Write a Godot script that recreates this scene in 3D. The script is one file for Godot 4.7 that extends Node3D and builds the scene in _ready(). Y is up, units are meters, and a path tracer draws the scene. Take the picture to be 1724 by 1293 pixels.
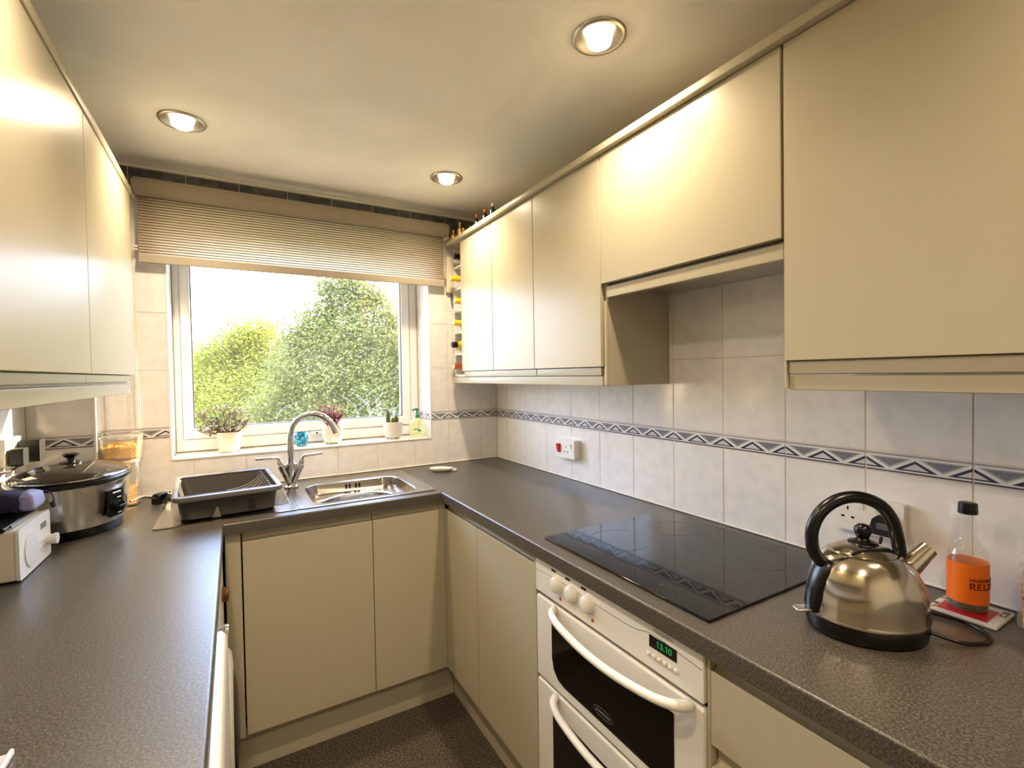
extends Node3D
# A galley kitchen with a window at its far end. x runs to the right wall (x = 0), z towards the viewer (back wall z = 0), y up; metres.

const TOP := 0.91          # worktop
const CEIL := 2.287
const TW := 0.1981         # tile width
const TH := 0.2411         # tile height
const BH := 0.047          # border height
const XL := -1.98          # left wall

func _ready() -> void:
	# ---- camera, sky, sun, exposure
	var cam := Camera3D.new()
	cam.name = "camera"
	cam.transform = Transform3D(Basis(Vector3.UP, -0.5258) * Basis(Vector3.RIGHT, -0.0208) * Basis(Vector3.BACK, -0.0164), Vector3(-1.3378, 1.3989, 2.489))
	cam.fov = 77.403
	cam.near = 0.02
	cam.far = 400.0
	add_child(cam)
	cam.current = true
	var env := Environment.new()
	env.background_mode = Environment.BG_SKY
	var sm := ProceduralSkyMaterial.new()
	sm.sky_top_color = Color(0.68, 0.81, 1.0)
	sm.sky_horizon_color = Color(0.95, 0.975, 1.0)
	sm.ground_horizon_color = Color(0.80, 0.82, 0.80)
	sm.ground_bottom_color = Color(0.42, 0.44, 0.40)
	sm.sky_energy_multiplier = 2.35
	sm.ground_energy_multiplier = 0.9
	var sky := Sky.new()
	sky.sky_material = sm
	env.sky = sky
	env.tonemap_mode = Environment.TONE_MAPPER_LINEAR
	env.tonemap_exposure = 2.5
	env.sdfgi_enabled = true
	env.ssao_enabled = true
	env.ssil_enabled = true
	var we := WorldEnvironment.new()
	we.name = "world"
	we.environment = env
	add_child(we)
	var sun := DirectionalLight3D.new()
	sun.name = "sun"
	sun.light_color = Color(1.0, 0.90, 0.70)
	sun.light_energy = 5.5
	sun.light_angular_distance = 0.6
	sun.shadow_enabled = true
	sun.sky_mode = DirectionalLight3D.SKY_MODE_LIGHT_ONLY
	add_child(sun)
	sun.look_at_from_position(Vector3.ZERO, Vector3(-1.66, -0.95, 1.0))
	materials()
	shell()
	tiling()
	window()
	downlights()
	wall_units()
	base_units()
	oven()
	sink_and_tap()
	blind()
	small_things()
	outdoors()

# ------------------------------------------------------------------ lamps
const LAMP_COLOR := Color(1.0, 0.915, 0.785)
const LAMP_ENERGY := 0.41

func downlights() -> void:
	var spots := [[-1.469, 0.489, "recessed downlight with steel ring, over the counter left of the window"], [-0.488, 0.468, "recessed downlight with steel ring, nearest the wine rack"],
		[-0.480, 1.500, "recessed downlight with steel ring, in front of the short hood cupboard"], [-1.469, 1.500, "recessed downlight with steel ring, above the white radio side"],
		[-1.469, 2.70, "recessed downlight with steel ring, left one of the pair behind the viewer"], [-0.480, 2.70, "recessed downlight with steel ring, right one of the pair behind the viewer"]]
	for s in spots:
		var t := thing("downlight", s[2], "ceiling light", Vector3(s[0], CEIL, s[1]), 0.0, "recessed downlights")
		var g := Geo.new()
		g.lathe([Vector2(0.0715, 0.0), Vector2(0.0715, -0.003), Vector2(0.068, -0.0065), Vector2(0.062, -0.0075), Vector2(0.056, -0.0055), Vector2(0.044, -0.0015), Vector2(0.036, 0.0)], 48)
		obj("trim_ring", g, M.steel, t)
		g = Geo.new()
		g.lathe([Vector2(0.030, -0.0005), Vector2(0.033, -0.010), Vector2(0.031, -0.019), Vector2(0.022, -0.025), Vector2(0.0, -0.028)], 32)
		obj("bulb", g, M.bulb, t)
		var l := SpotLight3D.new()
		l.name = "lamp"
		l.light_color = LAMP_COLOR
		l.light_energy = LAMP_ENERGY
		l.light_size = 0.03
		l.spot_angle = 78.0
		l.spot_angle_attenuation = 1.0
		l.spot_range = 12.0
		l.spot_attenuation = 2.0
		l.shadow_enabled = true
		l.position = Vector3(0, -0.045, 0)
		l.rotation.x = -PI / 2
		t.add_child(l, true)

# ------------------------------------------------------------------ geometry helpers
class Geo:
	var v := PackedVector3Array()
	var uv := PackedVector2Array()
	var last := 0
	func begin() -> void:
		last = v.size()
	func tri(a: Vector3, b: Vector3, c: Vector3) -> void:
		v.append(a); v.append(b); v.append(c)
	func quad(a: Vector3, b: Vector3, c: Vector3, d: Vector3) -> void:
		tri(a, b, c); tri(a, c, d)
	func orient() -> void:      # closed shape since begin(): make its faces look outwards
		var s := 0.0
		if v.size() <= last: return
		var o := v[last]
		for i in range(last, v.size(), 3):
			s += (v[i] - o).dot((v[i + 1] - o).cross(v[i + 2] - o))
		if s < 0.0:
			for i in range(last, v.size(), 3):
				var k := v[i + 1]
				v[i + 1] = v[i + 2]
				v[i + 2] = k
		last = v.size()
	func box(lo: Vector3, hi: Vector3, ch := 0.0, xf := Transform3D()) -> void:
		begin()
		var s := hi - lo
		var h := minf(ch, minf(s.x, minf(s.y, s.z)) * 0.45)
		var p := []                    # per corner three points, each on one face
		for i in 8:
			var k := Vector3(hi.x if i & 1 else lo.x, hi.y if i & 2 else lo.y, hi.z if i & 4 else lo.z)
			var d := Vector3(-h if i & 1 else h, -h if i & 2 else h, -h if i & 4 else h)
			p.append([xf * (k + Vector3(0, d.y, d.z)), xf * (k + Vector3(d.x, 0, d.z)), xf * (k + Vector3(d.x, d.y, 0))])
		quad(p[0][0], p[4][0], p[6][0], p[2][0]); quad(p[1][0], p[3][0], p[7][0], p[5][0])
		quad(p[0][1], p[1][1], p[5][1], p[4][1]); quad(p[2][1], p[6][1], p[7][1], p[3][1])
		quad(p[0][2], p[2][2], p[3][2], p[1][2]); quad(p[4][2], p[5][2], p[7][2], p[6][2])
		if h > 0.0:
			for e in [[0, 1, 1, 2], [2, 3, 1, 2], [4, 5, 1, 2], [6, 7, 1, 2], [0, 2, 0, 2], [1, 3, 0, 2], [4, 6, 0, 2], [5, 7, 0, 2], [0, 4, 0, 1], [1, 5, 0, 1], [2, 6, 0, 1], [3, 7, 0, 1]]:
				edge(p[e[0]][e[2]], p[e[1]][e[2]], p[e[1]][e[3]], p[e[0]][e[3]], xf * ((lo + hi) / 2))
			for i in 8:
				edge3(p[i][0], p[i][1], p[i][2], xf * ((lo + hi) / 2))
		if xf.basis.determinant() < 0.0:
			orient()
		last = v.size()
	func edge(a: Vector3, b: Vector3, c: Vector3, d: Vector3, mid: Vector3) -> void:
		if (b - a).cross(c - a).dot(a + c - 2.0 * mid) < 0.0: quad(a, d, c, b)
		else: quad(a, b, c, d)
	func edge3(a: Vector3, b: Vector3, c: Vector3, mid: Vector3) -> void:
		if (b - a).cross(c - a).dot(a - mid) < 0.0: tri(a, c, b)
		else: tri(a, b, c)
	func lathe(pr: Array, n := 24, xf := Transform3D(), sx := 1.0, sz := 1.0) -> void:
		begin()
		for i in n:
			var a := TAU * i / n
			var b := TAU * (i + 1) / n
			for k in pr.size() - 1:
				var p: Vector2 = pr[k]
				var q: Vector2 = pr[k + 1]
				var p0 := xf * Vector3(p.x * cos(a) * sx, p.y, p.x * sin(a) * sz)
				var p1 := xf * Vector3(p.x * cos(b) * sx, p.y, p.x * sin(b) * sz)
				var q0 := xf * Vector3(q.x * cos(a) * sx, q.y, q.x * sin(a) * sz)
				var q1 := xf * Vector3(q.x * cos(b) * sx, q.y, q.x * sin(b) * sz)
				if p.x > 1e-6: tri(p0, q0, p1)
				if q.x > 1e-6: tri(p1, q0, q1)
		orient()
	func loft(loops: Array, cap0 := true, cap1 := true) -> void:
		begin()
		var n: int = loops[0].size()
		for k in loops.size() - 1:
			var a: PackedVector3Array = loops[k]
			var b: PackedVector3Array = loops[k + 1]
			for i in n:
				var j := (i + 1) % n
				quad(a[i], b[i], b[j], a[j])
		for e in [[0, cap0], [loops.size() - 1, cap1]]:
			if e[1]:
				var l: PackedVector3Array = loops[e[0]]
				var m := Vector3.ZERO
				for x in l: m += x
				m /= n
				for i in n:
					if e[0] == 0: tri(m, l[i], l[(i + 1) % n])
					else: tri(m, l[(i + 1) % n], l[i])
		orient()
	func tube(path: Array, r, n := 8, cap := true, flat := 1.0) -> void:   # r: a number or an array along the path
		var loops := []
		var up := Vector3.UP
		var t0: Vector3 = (path[1] - path[0]).normalized()
		if absf(t0.y) > 0.9: up = Vector3.RIGHT
		var side := t0.cross(up).normalized()
		for i in path.size():
			var t: Vector3 = (path[mini(i + 1, path.size() - 1)] - path[maxi(i - 1, 0)]).normalized()
			side = (side - t * side.dot(t)).normalized()
			var w := t.cross(side)
			var rr: float = r[i] if r is Array else r
			var l := PackedVector3Array()
			for k in n:
				var a := TAU * k / n
				l.append(path[i] + (side * cos(a) + w * sin(a) * flat) * rr)
			loops.append(l)
		loft(loops, cap, cap)
	func prism(poly: PackedVector2Array, c0: float, c1: float, xf := Transform3D()) -> void:
		begin()
		var idx := Geometry2D.triangulate_polygon(poly)
		if not Geometry2D.is_polygon_clockwise(poly):
			poly = poly.duplicate()
		for i in range(0, idx.size(), 3):
			var a := poly[idx[i]]
			var b := poly[idx[i + 1]]
			var c := poly[idx[i + 2]]
			if (b - a).cross(c - a) < 0.0:
				var k := b
				b = c
				c = k
			tri(xf * Vector3(a.x, a.y, c1), xf * Vector3(b.x, b.y, c1), xf * Vector3(c.x, c.y, c1))
			tri(xf * Vector3(a.x, a.y, c0), xf * Vector3(c.x, c.y, c0), xf * Vector3(b.x, b.y, c0))
		var ccw := not Geometry2D.is_polygon_clockwise(poly)
		for i in poly.size():
			var a := poly[i]
			var b := poly[(i + 1) % poly.size()]
			if not ccw:
				var k := a
				a = b
				b = k
			quad(xf * Vector3(a.x, a.y, c0), xf * Vector3(b.x, b.y, c0), xf * Vector3(b.x, b.y, c1), xf * Vector3(a.x, a.y, c1))
		orient()
	func mesh(crease := 50.0) -> ArrayMesh:
		var cosc := cos(deg_to_rad(crease))
		var fn := PackedVector3Array()
		var near := {}
		for i in range(0, v.size(), 3):
			fn.append((v[i + 1] - v[i]).cross(v[i + 2] - v[i]))
			for k in 3:
				var key := Vector3i((v[i + k] * 20000.0).round())
				if near.has(key): near[key].append(i / 3)
				else: near[key] = [i / 3]
		var pos := PackedVector3Array()
		var nor := PackedVector3Array()
		var uvs := PackedVector2Array()
		var has_uv := uv.size() == v.size()
		for i in range(0, v.size(), 3):
			var own := fn[i / 3].normalized()
			for k in [0, 2, 1]:
				var s := Vector3.ZERO
				for f in near[Vector3i((v[i + k] * 20000.0).round())]:
					if fn[f].normalized().dot(own) > cosc: s += fn[f]
				pos.append(v[i + k])
				nor.append(s.normalized() if s.length() > 1e-12 else own)
				if has_uv: uvs.append(uv[i + k])
		var ar := []
		ar.resize(Mesh.ARRAY_MAX)
		ar[Mesh.ARRAY_VERTEX] = pos
		ar[Mesh.ARRAY_NORMAL] = nor
		if has_uv: ar[Mesh.ARRAY_TEX_UV] = uvs
		var m := ArrayMesh.new()
		m.add_surface_from_arrays(Mesh.PRIMITIVE_TRIANGLES, ar)
		return m

static func rrect(hx: float, hz: float, r: float, y: float, n := 6, c := Vector3.ZERO, turn := 0.0) -> PackedVector3Array:
	var l := PackedVector3Array()
	for q in 4:
		var cx := (hx - r) * (1 if q == 0 or q == 3 else -1)
		var cz := (hz - r) * (1 if q < 2 else -1)
		for i in n + 1:
			var a := PI / 2 * (q + float(i) / n)
			l.append(c + Vector3(cx + r * cos(a), y, cz + r * sin(a)).rotated(Vector3.UP, turn))
	return l

static func oval(rx: float, rz: float, y: float, n := 40, c := Vector3.ZERO, turn := 0.0, e := 1.0) -> PackedVector3Array:
	var l := PackedVector3Array()
	for i in n:
		var a := TAU * i / n
		var x := signf(cos(a)) * pow(absf(cos(a)), e)
		var z := signf(sin(a)) * pow(absf(sin(a)), e)
		l.append(c + Vector3(rx * x, y, rz * z).rotated(Vector3.UP, turn))
	return l

static func curve(pts: Array, per := 6) -> Array:      # Catmull-Rom through the points
	var out := []
	for i in pts.size() - 1:
		var a: Vector3 = pts[maxi(i - 1, 0)]
		var b: Vector3 = pts[i]
		var c: Vector3 = pts[i + 1]
		var d: Vector3 = pts[mini(i + 2, pts.size() - 1)]
		for k in per:
			var t := float(k) / per
			out.append(0.5 * (2.0 * b + (c - a) * t + (2.0 * a - 5.0 * b + 4.0 * c - d) * t * t + (3.0 * b - a - 3.0 * c + d) * t * t * t))
	out.append(pts[-1])
	return out

static func rpoly(w: float, h: float, r: float, n := 5, c := Vector2.ZERO) -> PackedVector2Array:
	var l := PackedVector2Array()
	for q in 4:
		var cc := c + Vector2((w / 2 - r) * (1 if q == 0 or q == 3 else -1), (h / 2 - r) * (1 if q < 2 else -1))
		for i in n + 1:
			var a := PI / 2 * (q + float(i) / n)
			l.append(cc + Vector2(cos(a), sin(a)) * r)
	return l

# frames that lay (a, b, c) of a prism on a wall: a along the wall, b up, c out of it
static func on_right(x: float, z := 0.0, y := 0.0) -> Transform3D:
	return Transform3D(Basis(Vector3(0, 0, 1), Vector3(0, 1, 0), Vector3(-1, 0, 0)), Vector3(x, y, z))
static func on_back(z: float, x := 0.0, y := 0.0) -> Transform3D:
	return Transform3D(Basis(), Vector3(x, y, z))
static func on_left(x: float, z := 0.0, y := 0.0) -> Transform3D:
	return Transform3D(Basis(Vector3(0, 0, -1), Vector3(0, 1, 0), Vector3(1, 0, 0)), Vector3(x, y, z))

# ------------------------------------------------------------------ node helpers
var taken := {}
func numbered(called: String) -> String:
	var n: int = taken.get(called, 0)
	taken[called] = n + 1
	return called if n == 0 else "%s_%03d" % [called, n]

func tag(o: Node3D, label: String, category: String, group := "", kind := "") -> Node3D:
	o.set_meta("label", label)
	o.set_meta("category", category)
	if group: o.set_meta("group", group)
	if kind: o.set_meta("kind", kind)
	return o

func thing(called: String, label: String, category: String, at := Vector3.ZERO, turn := 0.0, group := "", kind := "") -> Node3D:
	var o := Node3D.new()
	o.name = numbered(called)
	add_child(o)
	o.position = at
	o.rotation.y = turn
	tag(o, label, category, group, kind)
	return o

func put(called: String, m: Mesh, mt: Material, parent: Node3D = null, xf := Transform3D()) -> MeshInstance3D:
	var o := MeshInstance3D.new()
	o.mesh = m
	o.material_override = mt
	o.transform = xf
	if parent == null:
		o.name = numbered(called)
		add_child(o)
	else:
		o.name = called
		parent.add_child(o, true)
	return o

func obj(called: String, g: Geo, mt: Material, parent: Node3D = null, crease := 50.0) -> MeshInstance3D:
	return put(called, g.mesh(crease), mt, parent)

func block(called: String, lo: Vector3, hi: Vector3, mt: Material, parent: Node3D = null, ch := 0.0015) -> MeshInstance3D:
	var g := Geo.new()
	g.box(lo, hi, ch)
	return obj(called, g, mt, parent)

var faces := {}
func lettering(s: String, height: float, depth := 0.0006, bold := false) -> TextMesh:
	if not faces.has(bold):
		var f := SystemFont.new()
		f.font_names = PackedStringArray(["Droid Sans"])
		f.font_weight = 700 if bold else 400
		faces[bold] = f
	var t := TextMesh.new()
	t.font = faces[bold]
	t.text = s
	t.font_size = 32
	t.pixel_size = height / 32.0 * 1.35
	t.depth = depth
	t.curve_step = 2.0
	return t

func wrapped(s: String, height: float, r: float, start: float, y: float) -> ArrayMesh:   # lettering bent round an upright cylinder, beginning at angle start
	var ar := lettering(s, height, 0.0008, true).get_mesh_arrays()
	var vs: PackedVector3Array = ar[Mesh.ARRAY_VERTEX]
	var ix: PackedInt32Array = ar[Mesh.ARRAY_INDEX] if ar[Mesh.ARRAY_INDEX] != null else PackedInt32Array(range(vs.size()))
	var lo := 1e9
	for p in vs: lo = minf(lo, p.x)
	var g := Geo.new()
	for i in ix.size():
		var p := vs[ix[i]]
		var a := start - (p.x - lo) / r
		g.v.append(Vector3(cos(a) * (r + 0.0003 + p.z), y + p.y, sin(a) * (r + 0.0003 + p.z)))
	return g.mesh(20.0)

# ------------------------------------------------------------------ materials
var M := {}
func mt(color: Color, rough := 0.5, metal := 0.0, spec := 0.5) -> StandardMaterial3D:
	var m := StandardMaterial3D.new()
	m.albedo_color = color
	m.roughness = rough
	m.metallic = metal
	m.metallic_specular = spec
	return m

func c8(r: int, g: int, b: int) -> Color:
	return Color(r / 255.0, g / 255.0, b / 255.0)

func noise(freq: float, stops: Array, size := 512, sd := 1, oct := 4, kind := FastNoiseLite.TYPE_SIMPLEX_SMOOTH, gain := 0.5) -> NoiseTexture2D:
	var n := FastNoiseLite.new()
	n.noise_type = kind
	n.frequency = freq
	n.seed = sd
	n.fractal_octaves = oct
	n.fractal_gain = gain
	var t := NoiseTexture2D.new()
	t.width = size
	t.height = size
	t.seamless = true
	t.noise = n
	if stops:
		var gr := Gradient.new()
		var off := PackedFloat32Array()
		var col := PackedColorArray()
		for s in stops:
			off.append(s[0])
			col.append(s[1])
		gr.offsets = off
		gr.colors = col
		t.color_ramp = gr
	return t

func laid(m: StandardMaterial3D, tex: Texture2D, per_metre: float) -> StandardMaterial3D:
	m.albedo_texture = tex
	m.uv1_triplanar = true
	m.uv1_world_triplanar = true
	m.uv1_scale = Vector3.ONE * per_metre
	m.uv1_triplanar_sharpness = 8.0
	return m

func materials() -> void:
	M.tile = laid(mt(Color.WHITE, 0.11), noise(0.012, [[0.2, c8(225, 222, 221)], [0.5, c8(231, 228, 226)], [0.8, c8(234, 231, 229)]], 512, 3, 5), 2.2)
	M.slate = laid(mt(Color.WHITE, 0.35), noise(0.02, [[0.3, c8(58, 60, 64)], [0.7, c8(86, 88, 92)]], 256, 5), 3.0)
	M.grout = mt(c8(206, 190, 176), 0.6)
	M.plaster = laid(mt(Color.WHITE, 0.85), noise(0.01, [[0.3, c8(238, 234, 225)], [0.7, c8(244, 240, 232)]], 256, 9), 0.8)
	M.paint = mt(c8(225, 219, 205), 0.7)
	M.door = mt(c8(182, 173, 150), 0.28, 0.0, 0.30)
	M.carcass = mt(c8(180, 170, 146), 0.45)
	M.dark_gap = mt(c8(60, 45, 35), 0.8)
	M.worktop = laid(mt(Color.WHITE, 0.34, 0.0, 0.58), noise(0.045, [[0.25, c8(46, 42, 36)], [0.45, c8(70, 64, 56)], [0.58, c8(82, 76, 67)], [0.78, c8(124, 116, 104)]], 1024, 21, 6, FastNoiseLite.TYPE_SIMPLEX, 0.85), 3.3)
	M.worktop.roughness_texture = null
	M.floor = laid(mt(Color.WHITE, 0.8), noise(0.05, [[0.25, c8(26, 21, 17)], [0.5, c8(62, 53, 44)], [0.78, c8(132, 115, 97)]], 1024, 31, 5, FastNoiseLite.TYPE_SIMPLEX, 0.85), 1.8)
	M.white = mt(c8(232, 229, 222), 0.3)
	M.upvc = mt(c8(236, 234, 230), 0.25)
	M.enamel = mt(c8(230, 226, 216), 0.22)
	M.cream = mt(c8(226, 214, 190), 0.4)
	M.steel = mt(c8(200, 194, 186), 0.28, 1.0)
	M.shine = mt(c8(205, 204, 200), 0.16, 1.0)
	M.sink = mt(c8(172, 165, 158), 0.23, 1.0)
	M.kettle = mt(c8(205, 196, 180), 0.14, 1.0)
	M.chrome = mt(c8(215, 215, 218), 0.07, 1.0)
	M.bronze = mt(c8(120, 84, 50), 0.35, 1.0)
	M.gold = mt(c8(225, 185, 100), 0.3, 1.0)
	M.copper = mt(c8(205, 105, 60), 0.35, 0.8)
	M.black = mt(c8(7, 7, 7), 0.26, 0.0, 0.45)
	M.matte_black = mt(c8(9, 9, 9), 0.5)
	M.rubber = mt(c8(28, 26, 26), 0.5)
	M.hob = mt(c8(10, 10, 11), 0.04)
	M.print_grey = mt(c8(92, 92, 94), 0.4)
	M.ring_print = mt(c8(44, 44, 46), 0.2)
	M.oven_glass = mt(c8(12, 9, 8), 0.06)
	M.red = mt(c8(196, 24, 40), 0.3)
	M.trivet_red = mt(c8(176, 20, 34), 0.3)
	M.navy = mt(c8(24, 22, 56), 0.7)
	M.lilac = mt(c8(150, 148, 186), 0.7)
	M.cord = mt(c8(70, 45, 38), 0.5)
	M.rack_grey = mt(c8(52, 48, 45), 0.38)
	M.rack_rim = mt(c8(104, 99, 99), 0.35)
	M.soil = mt(c8(60, 42, 30), 0.95)
	M.ceramic = mt(c8(208, 202, 190), 0.3)
	M.lcd = mt(c8(120, 122, 118), 0.3)
	M.pasta = laid(mt(Color.WHITE, 0.6), noise(0.08, [[0.3, c8(196, 130, 40)], [0.6, c8(238, 182, 70)], [0.8, c8(250, 214, 120)]], 256, 41), 9.0)
	M.yellow = mt(c8(228, 190, 40), 0.35)
	M.bottle_dark = mt(c8(24, 30, 20), 0.08)
	M.bottle_yellow = mt(c8(214, 178, 30), 0.12)
	M.green = mt(c8(10, 120, 88), 0.3)
	M.blue = laid(mt(Color.WHITE, 0.12), noise(0.05, [[0.3, c8(14, 84, 134)], [0.55, c8(40, 140, 180)], [0.75, c8(120, 200, 205)]], 128, 43), 9.0)
	M.label_white = mt(c8(236, 236, 232), 0.5)
	M.spice = laid(mt(Color.WHITE, 0.5), noise(0.04, [[0.3, c8(120, 62, 34)], [0.5, c8(186, 130, 90)], [0.7, c8(206, 190, 160)]], 128, 47), 14.0)
	M.orange = mt(c8(236, 112, 12), 0.4)
	M.label_ink = mt(c8(110, 30, 10), 0.5)
	M.sauce = mt(c8(16, 5, 3), 0.3)
	M.cactus = mt(c8(84, 88, 34), 0.7)
	M.leaf_red = mt(c8(132, 26, 16), 0.5)
	M.leaf_red.backlight_enabled = true
	M.leaf_red.backlight = Color(0.22, 0.03, 0.02)
	M.leaf_grey = mt(c8(128, 126, 104), 0.6)
	M.leaf_grey.backlight_enabled = true
	M.leaf_grey.backlight = Color(0.22, 0.21, 0.12)
	M.stem = mt(c8(120, 92, 62), 0.8)
	M.bark = mt(c8(112, 98, 76), 0.9)
	M.twig = mt(c8(140, 134, 116), 0.9)
	M.meadow = laid(mt(Color.WHITE, 0.95), noise(0.03, [[0.3, c8(58, 66, 34)], [0.7, c8(84, 90, 48)]], 256, 51), 0.15)
	M.brick = mt(c8(150, 110, 90), 0.9)
	var bulb := mt(Color(1, 0.95, 0.85), 0.4)
	bulb.emission_enabled = true
	bulb.emission = Color(1.0, 0.90, 0.70)
	bulb.emission_energy_multiplier = 9.0
	M.bulb = bulb
	var digits := mt(Color(0.05, 0.3, 0.12), 0.4)
	digits.emission_enabled = true
	digits.emission = Color(0.12, 0.85, 0.42)
	digits.emission_energy_multiplier = 0.22
	M.digits = digits
	M.pane = glassy(Color(0.95, 1.0, 0.98, 0.03), 0.0)
	M.clear = glassy(Color(0.97, 0.97, 0.93, 0.10), 0.03)
	M.bottle_glass = glassy(Color(0.86, 0.88, 0.76, 0.10), 0.02)
	M.soap = glassy(Color(0.93, 0.94, 0.66, 0.38), 0.08)
	var lid := glassy(Color(0.13, 0.12, 0.10, 0.62), 0.03)
	M.lid = lid
	var fab := mt(c8(204, 191, 171), 0.85)
	fab.backlight_enabled = true
	fab.backlight = Color(1.0, 0.94, 0.84)
	M.fabric = fab
	M.fabric_dark = mt(c8(92, 78, 64), 0.85)
	var lf := mt(Color.WHITE, 0.85, 0.0, 0.3)
	lf.vertex_color_use_as_albedo = true
	lf.backlight_enabled = true
	lf.backlight = Color(0.85, 0.85, 0.85)
	M.leaf = lf
	M.border = border_material()

func glassy(c: Color, rough: float) -> StandardMaterial3D:
	var m := mt(c, rough)
	m.transparency = BaseMaterial3D.TRANSPARENCY_ALPHA
	return m

func border_material() -> StandardMaterial3D:
	# printed border: navy and grey triangles between two navy lines, two repeats to a tile
	var w := 512
	var h := 122
	var im := Image.create(w, h, false, Image.FORMAT_RGB8)
	var base := c8(231, 229, 228)
	var navy := c8(58, 58, 82)
	var grey := c8(140, 140, 146)
	var pale := c8(178, 178, 182)
	var n := FastNoiseLite.new()
	n.frequency = 0.11
	n.seed = 7
	for y in h:
		for x in w:
			var c := base
			var fy := float(y) / h            # 0 top
			var grain := n.get_noise_2d(x, y) * 0.5
			if (fy > 0.045 and fy < 0.095): c = navy.lerp(base, 0.30)
			elif (fy > 0.115 and fy < 0.135): c = grey
			elif (fy > 0.885 and fy < 0.95): c = navy
			elif (fy > 0.855 and fy < 0.87): c = pale
			elif fy > 0.20 and fy < 0.82:
				var t := (fy - 0.20) / 0.62      # 0 at the top of the band
				var px := fposmod(float(x) / w * 2.0, 1.0)
				var d_up := absf(px - roundf(px)) * 2.0      # 0 at the apex of an upright triangle, 1 at that of an inverted one
				var up := t - d_up                # > 0 inside the upright triangle
				var dn := d_up - t
				if up > 0.13:
					var edge := minf(up - 0.13, (1.0 - t) * 1.6)
					c = navy if edge < 0.22 else base.lerp(pale, 0.4)
					if up < 0.13 or t > 0.97: c = base
				elif dn > 0.13:
					var e2 := minf(dn - 0.13, t * 1.6)
					c = pale if e2 < 0.10 else (grey if e2 < 0.20 else pale.lerp(navy, clampf(0.45 + grain, 0.0, 1.0)))
			im.set_pixel(x, y, c)
	var m := mt(Color.WHITE, 0.12)
	m.albedo_texture = ImageTexture.create_from_image(im)
	return m

# ------------------------------------------------------------------ the room
func shell() -> void:
	tag(block("floor", Vector3(XL - 0.15, -0.1, -0.3), Vector3(0.15, 0.0, 3.6), M.floor, null, 0.0), "dark brown mottled floor between the kitchen units", "floor", "", "structure")
	tag(block("ceiling", Vector3(XL - 0.15, CEIL, -0.3), Vector3(0.15, CEIL + 0.15, 3.6), M.plaster, null, 0.0), "plain off-white plaster ceiling with recessed downlights", "ceiling", "", "structure")
	tag(block("wall_right", Vector3(0.0012, 0.0, -0.3), Vector3(0.15, CEIL, 3.6), M.grout, null, 0.0), "right wall of white tiles with a blue triangle border", "wall", "", "structure")
	tag(block("wall_left", Vector3(XL - 0.15, 0.0, -0.3), Vector3(XL - 0.0012, CEIL, 3.6), M.grout, null, 0.0), "left wall of white tiles behind the slow cooker", "wall", "", "structure")
	var g := Geo.new()
	g.box(Vector3(XL, 0.0, 3.45), Vector3(0.0, CEIL, 3.6))
	tag(obj("wall_front", g, M.paint), "plain painted wall behind the viewer", "wall", "", "structure")
	g = Geo.new()
	g.box(Vector3(XL, 0, -0.3), Vector3(-1.578, CEIL, -0.0012))
	g.box(Vector3(-0.4088, 0, -0.3), Vector3(0, CEIL, -0.0012))
	g.box(Vector3(-1.578, 0, -0.3), Vector3(-0.4088, 1.0568, -0.0012))
	g.box(Vector3(-1.578, 2.12, -0.3), Vector3(-0.4088, CEIL, -0.0012))
	tag(obj("wall_back", g, M.grout), "tiled end wall round the window", "wall", "", "structure")
	tag(block("trim_1", Vector3(XL, CEIL - 0.014, -0.003), Vector3(0.0, CEIL - 0.0005, 0.010), M.paint, null, 0.003), "pale sealant bead along the ceiling above the blind", "trim", "", "structure")
	tag(block("wall_boxing", Vector3(XL - 0.0012, TOP, -0.0012), Vector3(-1.7912, CEIL, 0.1538), M.grout, null, 0.0), "tiled pipe boxing in the left corner", "wall", "", "structure")
	tag(block("roof_overhang", Vector3(-4.0, 2.265, -0.715), Vector3(3.0, 2.40, -0.3), M.white, null, 0.004), "white soffit of the roof overhanging the window outside", "roof", "", "structure")

var tile_cache := {}
var dice := RandomNumberGenerator.new()

func tile_mesh(poly: PackedVector2Array, w: float, h: float, whole: bool) -> ArrayMesh:
	var key := "%.4f %.4f %s" % [w, h, "" if whole else str(poly)]
	if not tile_cache.has(key):
		var g := Geo.new()
		if whole: g.box(Vector3(-w / 2, -h / 2, -0.003), Vector3(w / 2, h / 2, 0.0), 0.0011)
		else: g.prism(poly, -0.003, 0.0)
		for p in g.v:
			g.uv.append(Vector2(p.x / TW + 0.5, 0.5 - p.y / BH))
		tile_cache[key] = g.mesh(50.0)
	return tile_cache[key]

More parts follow.
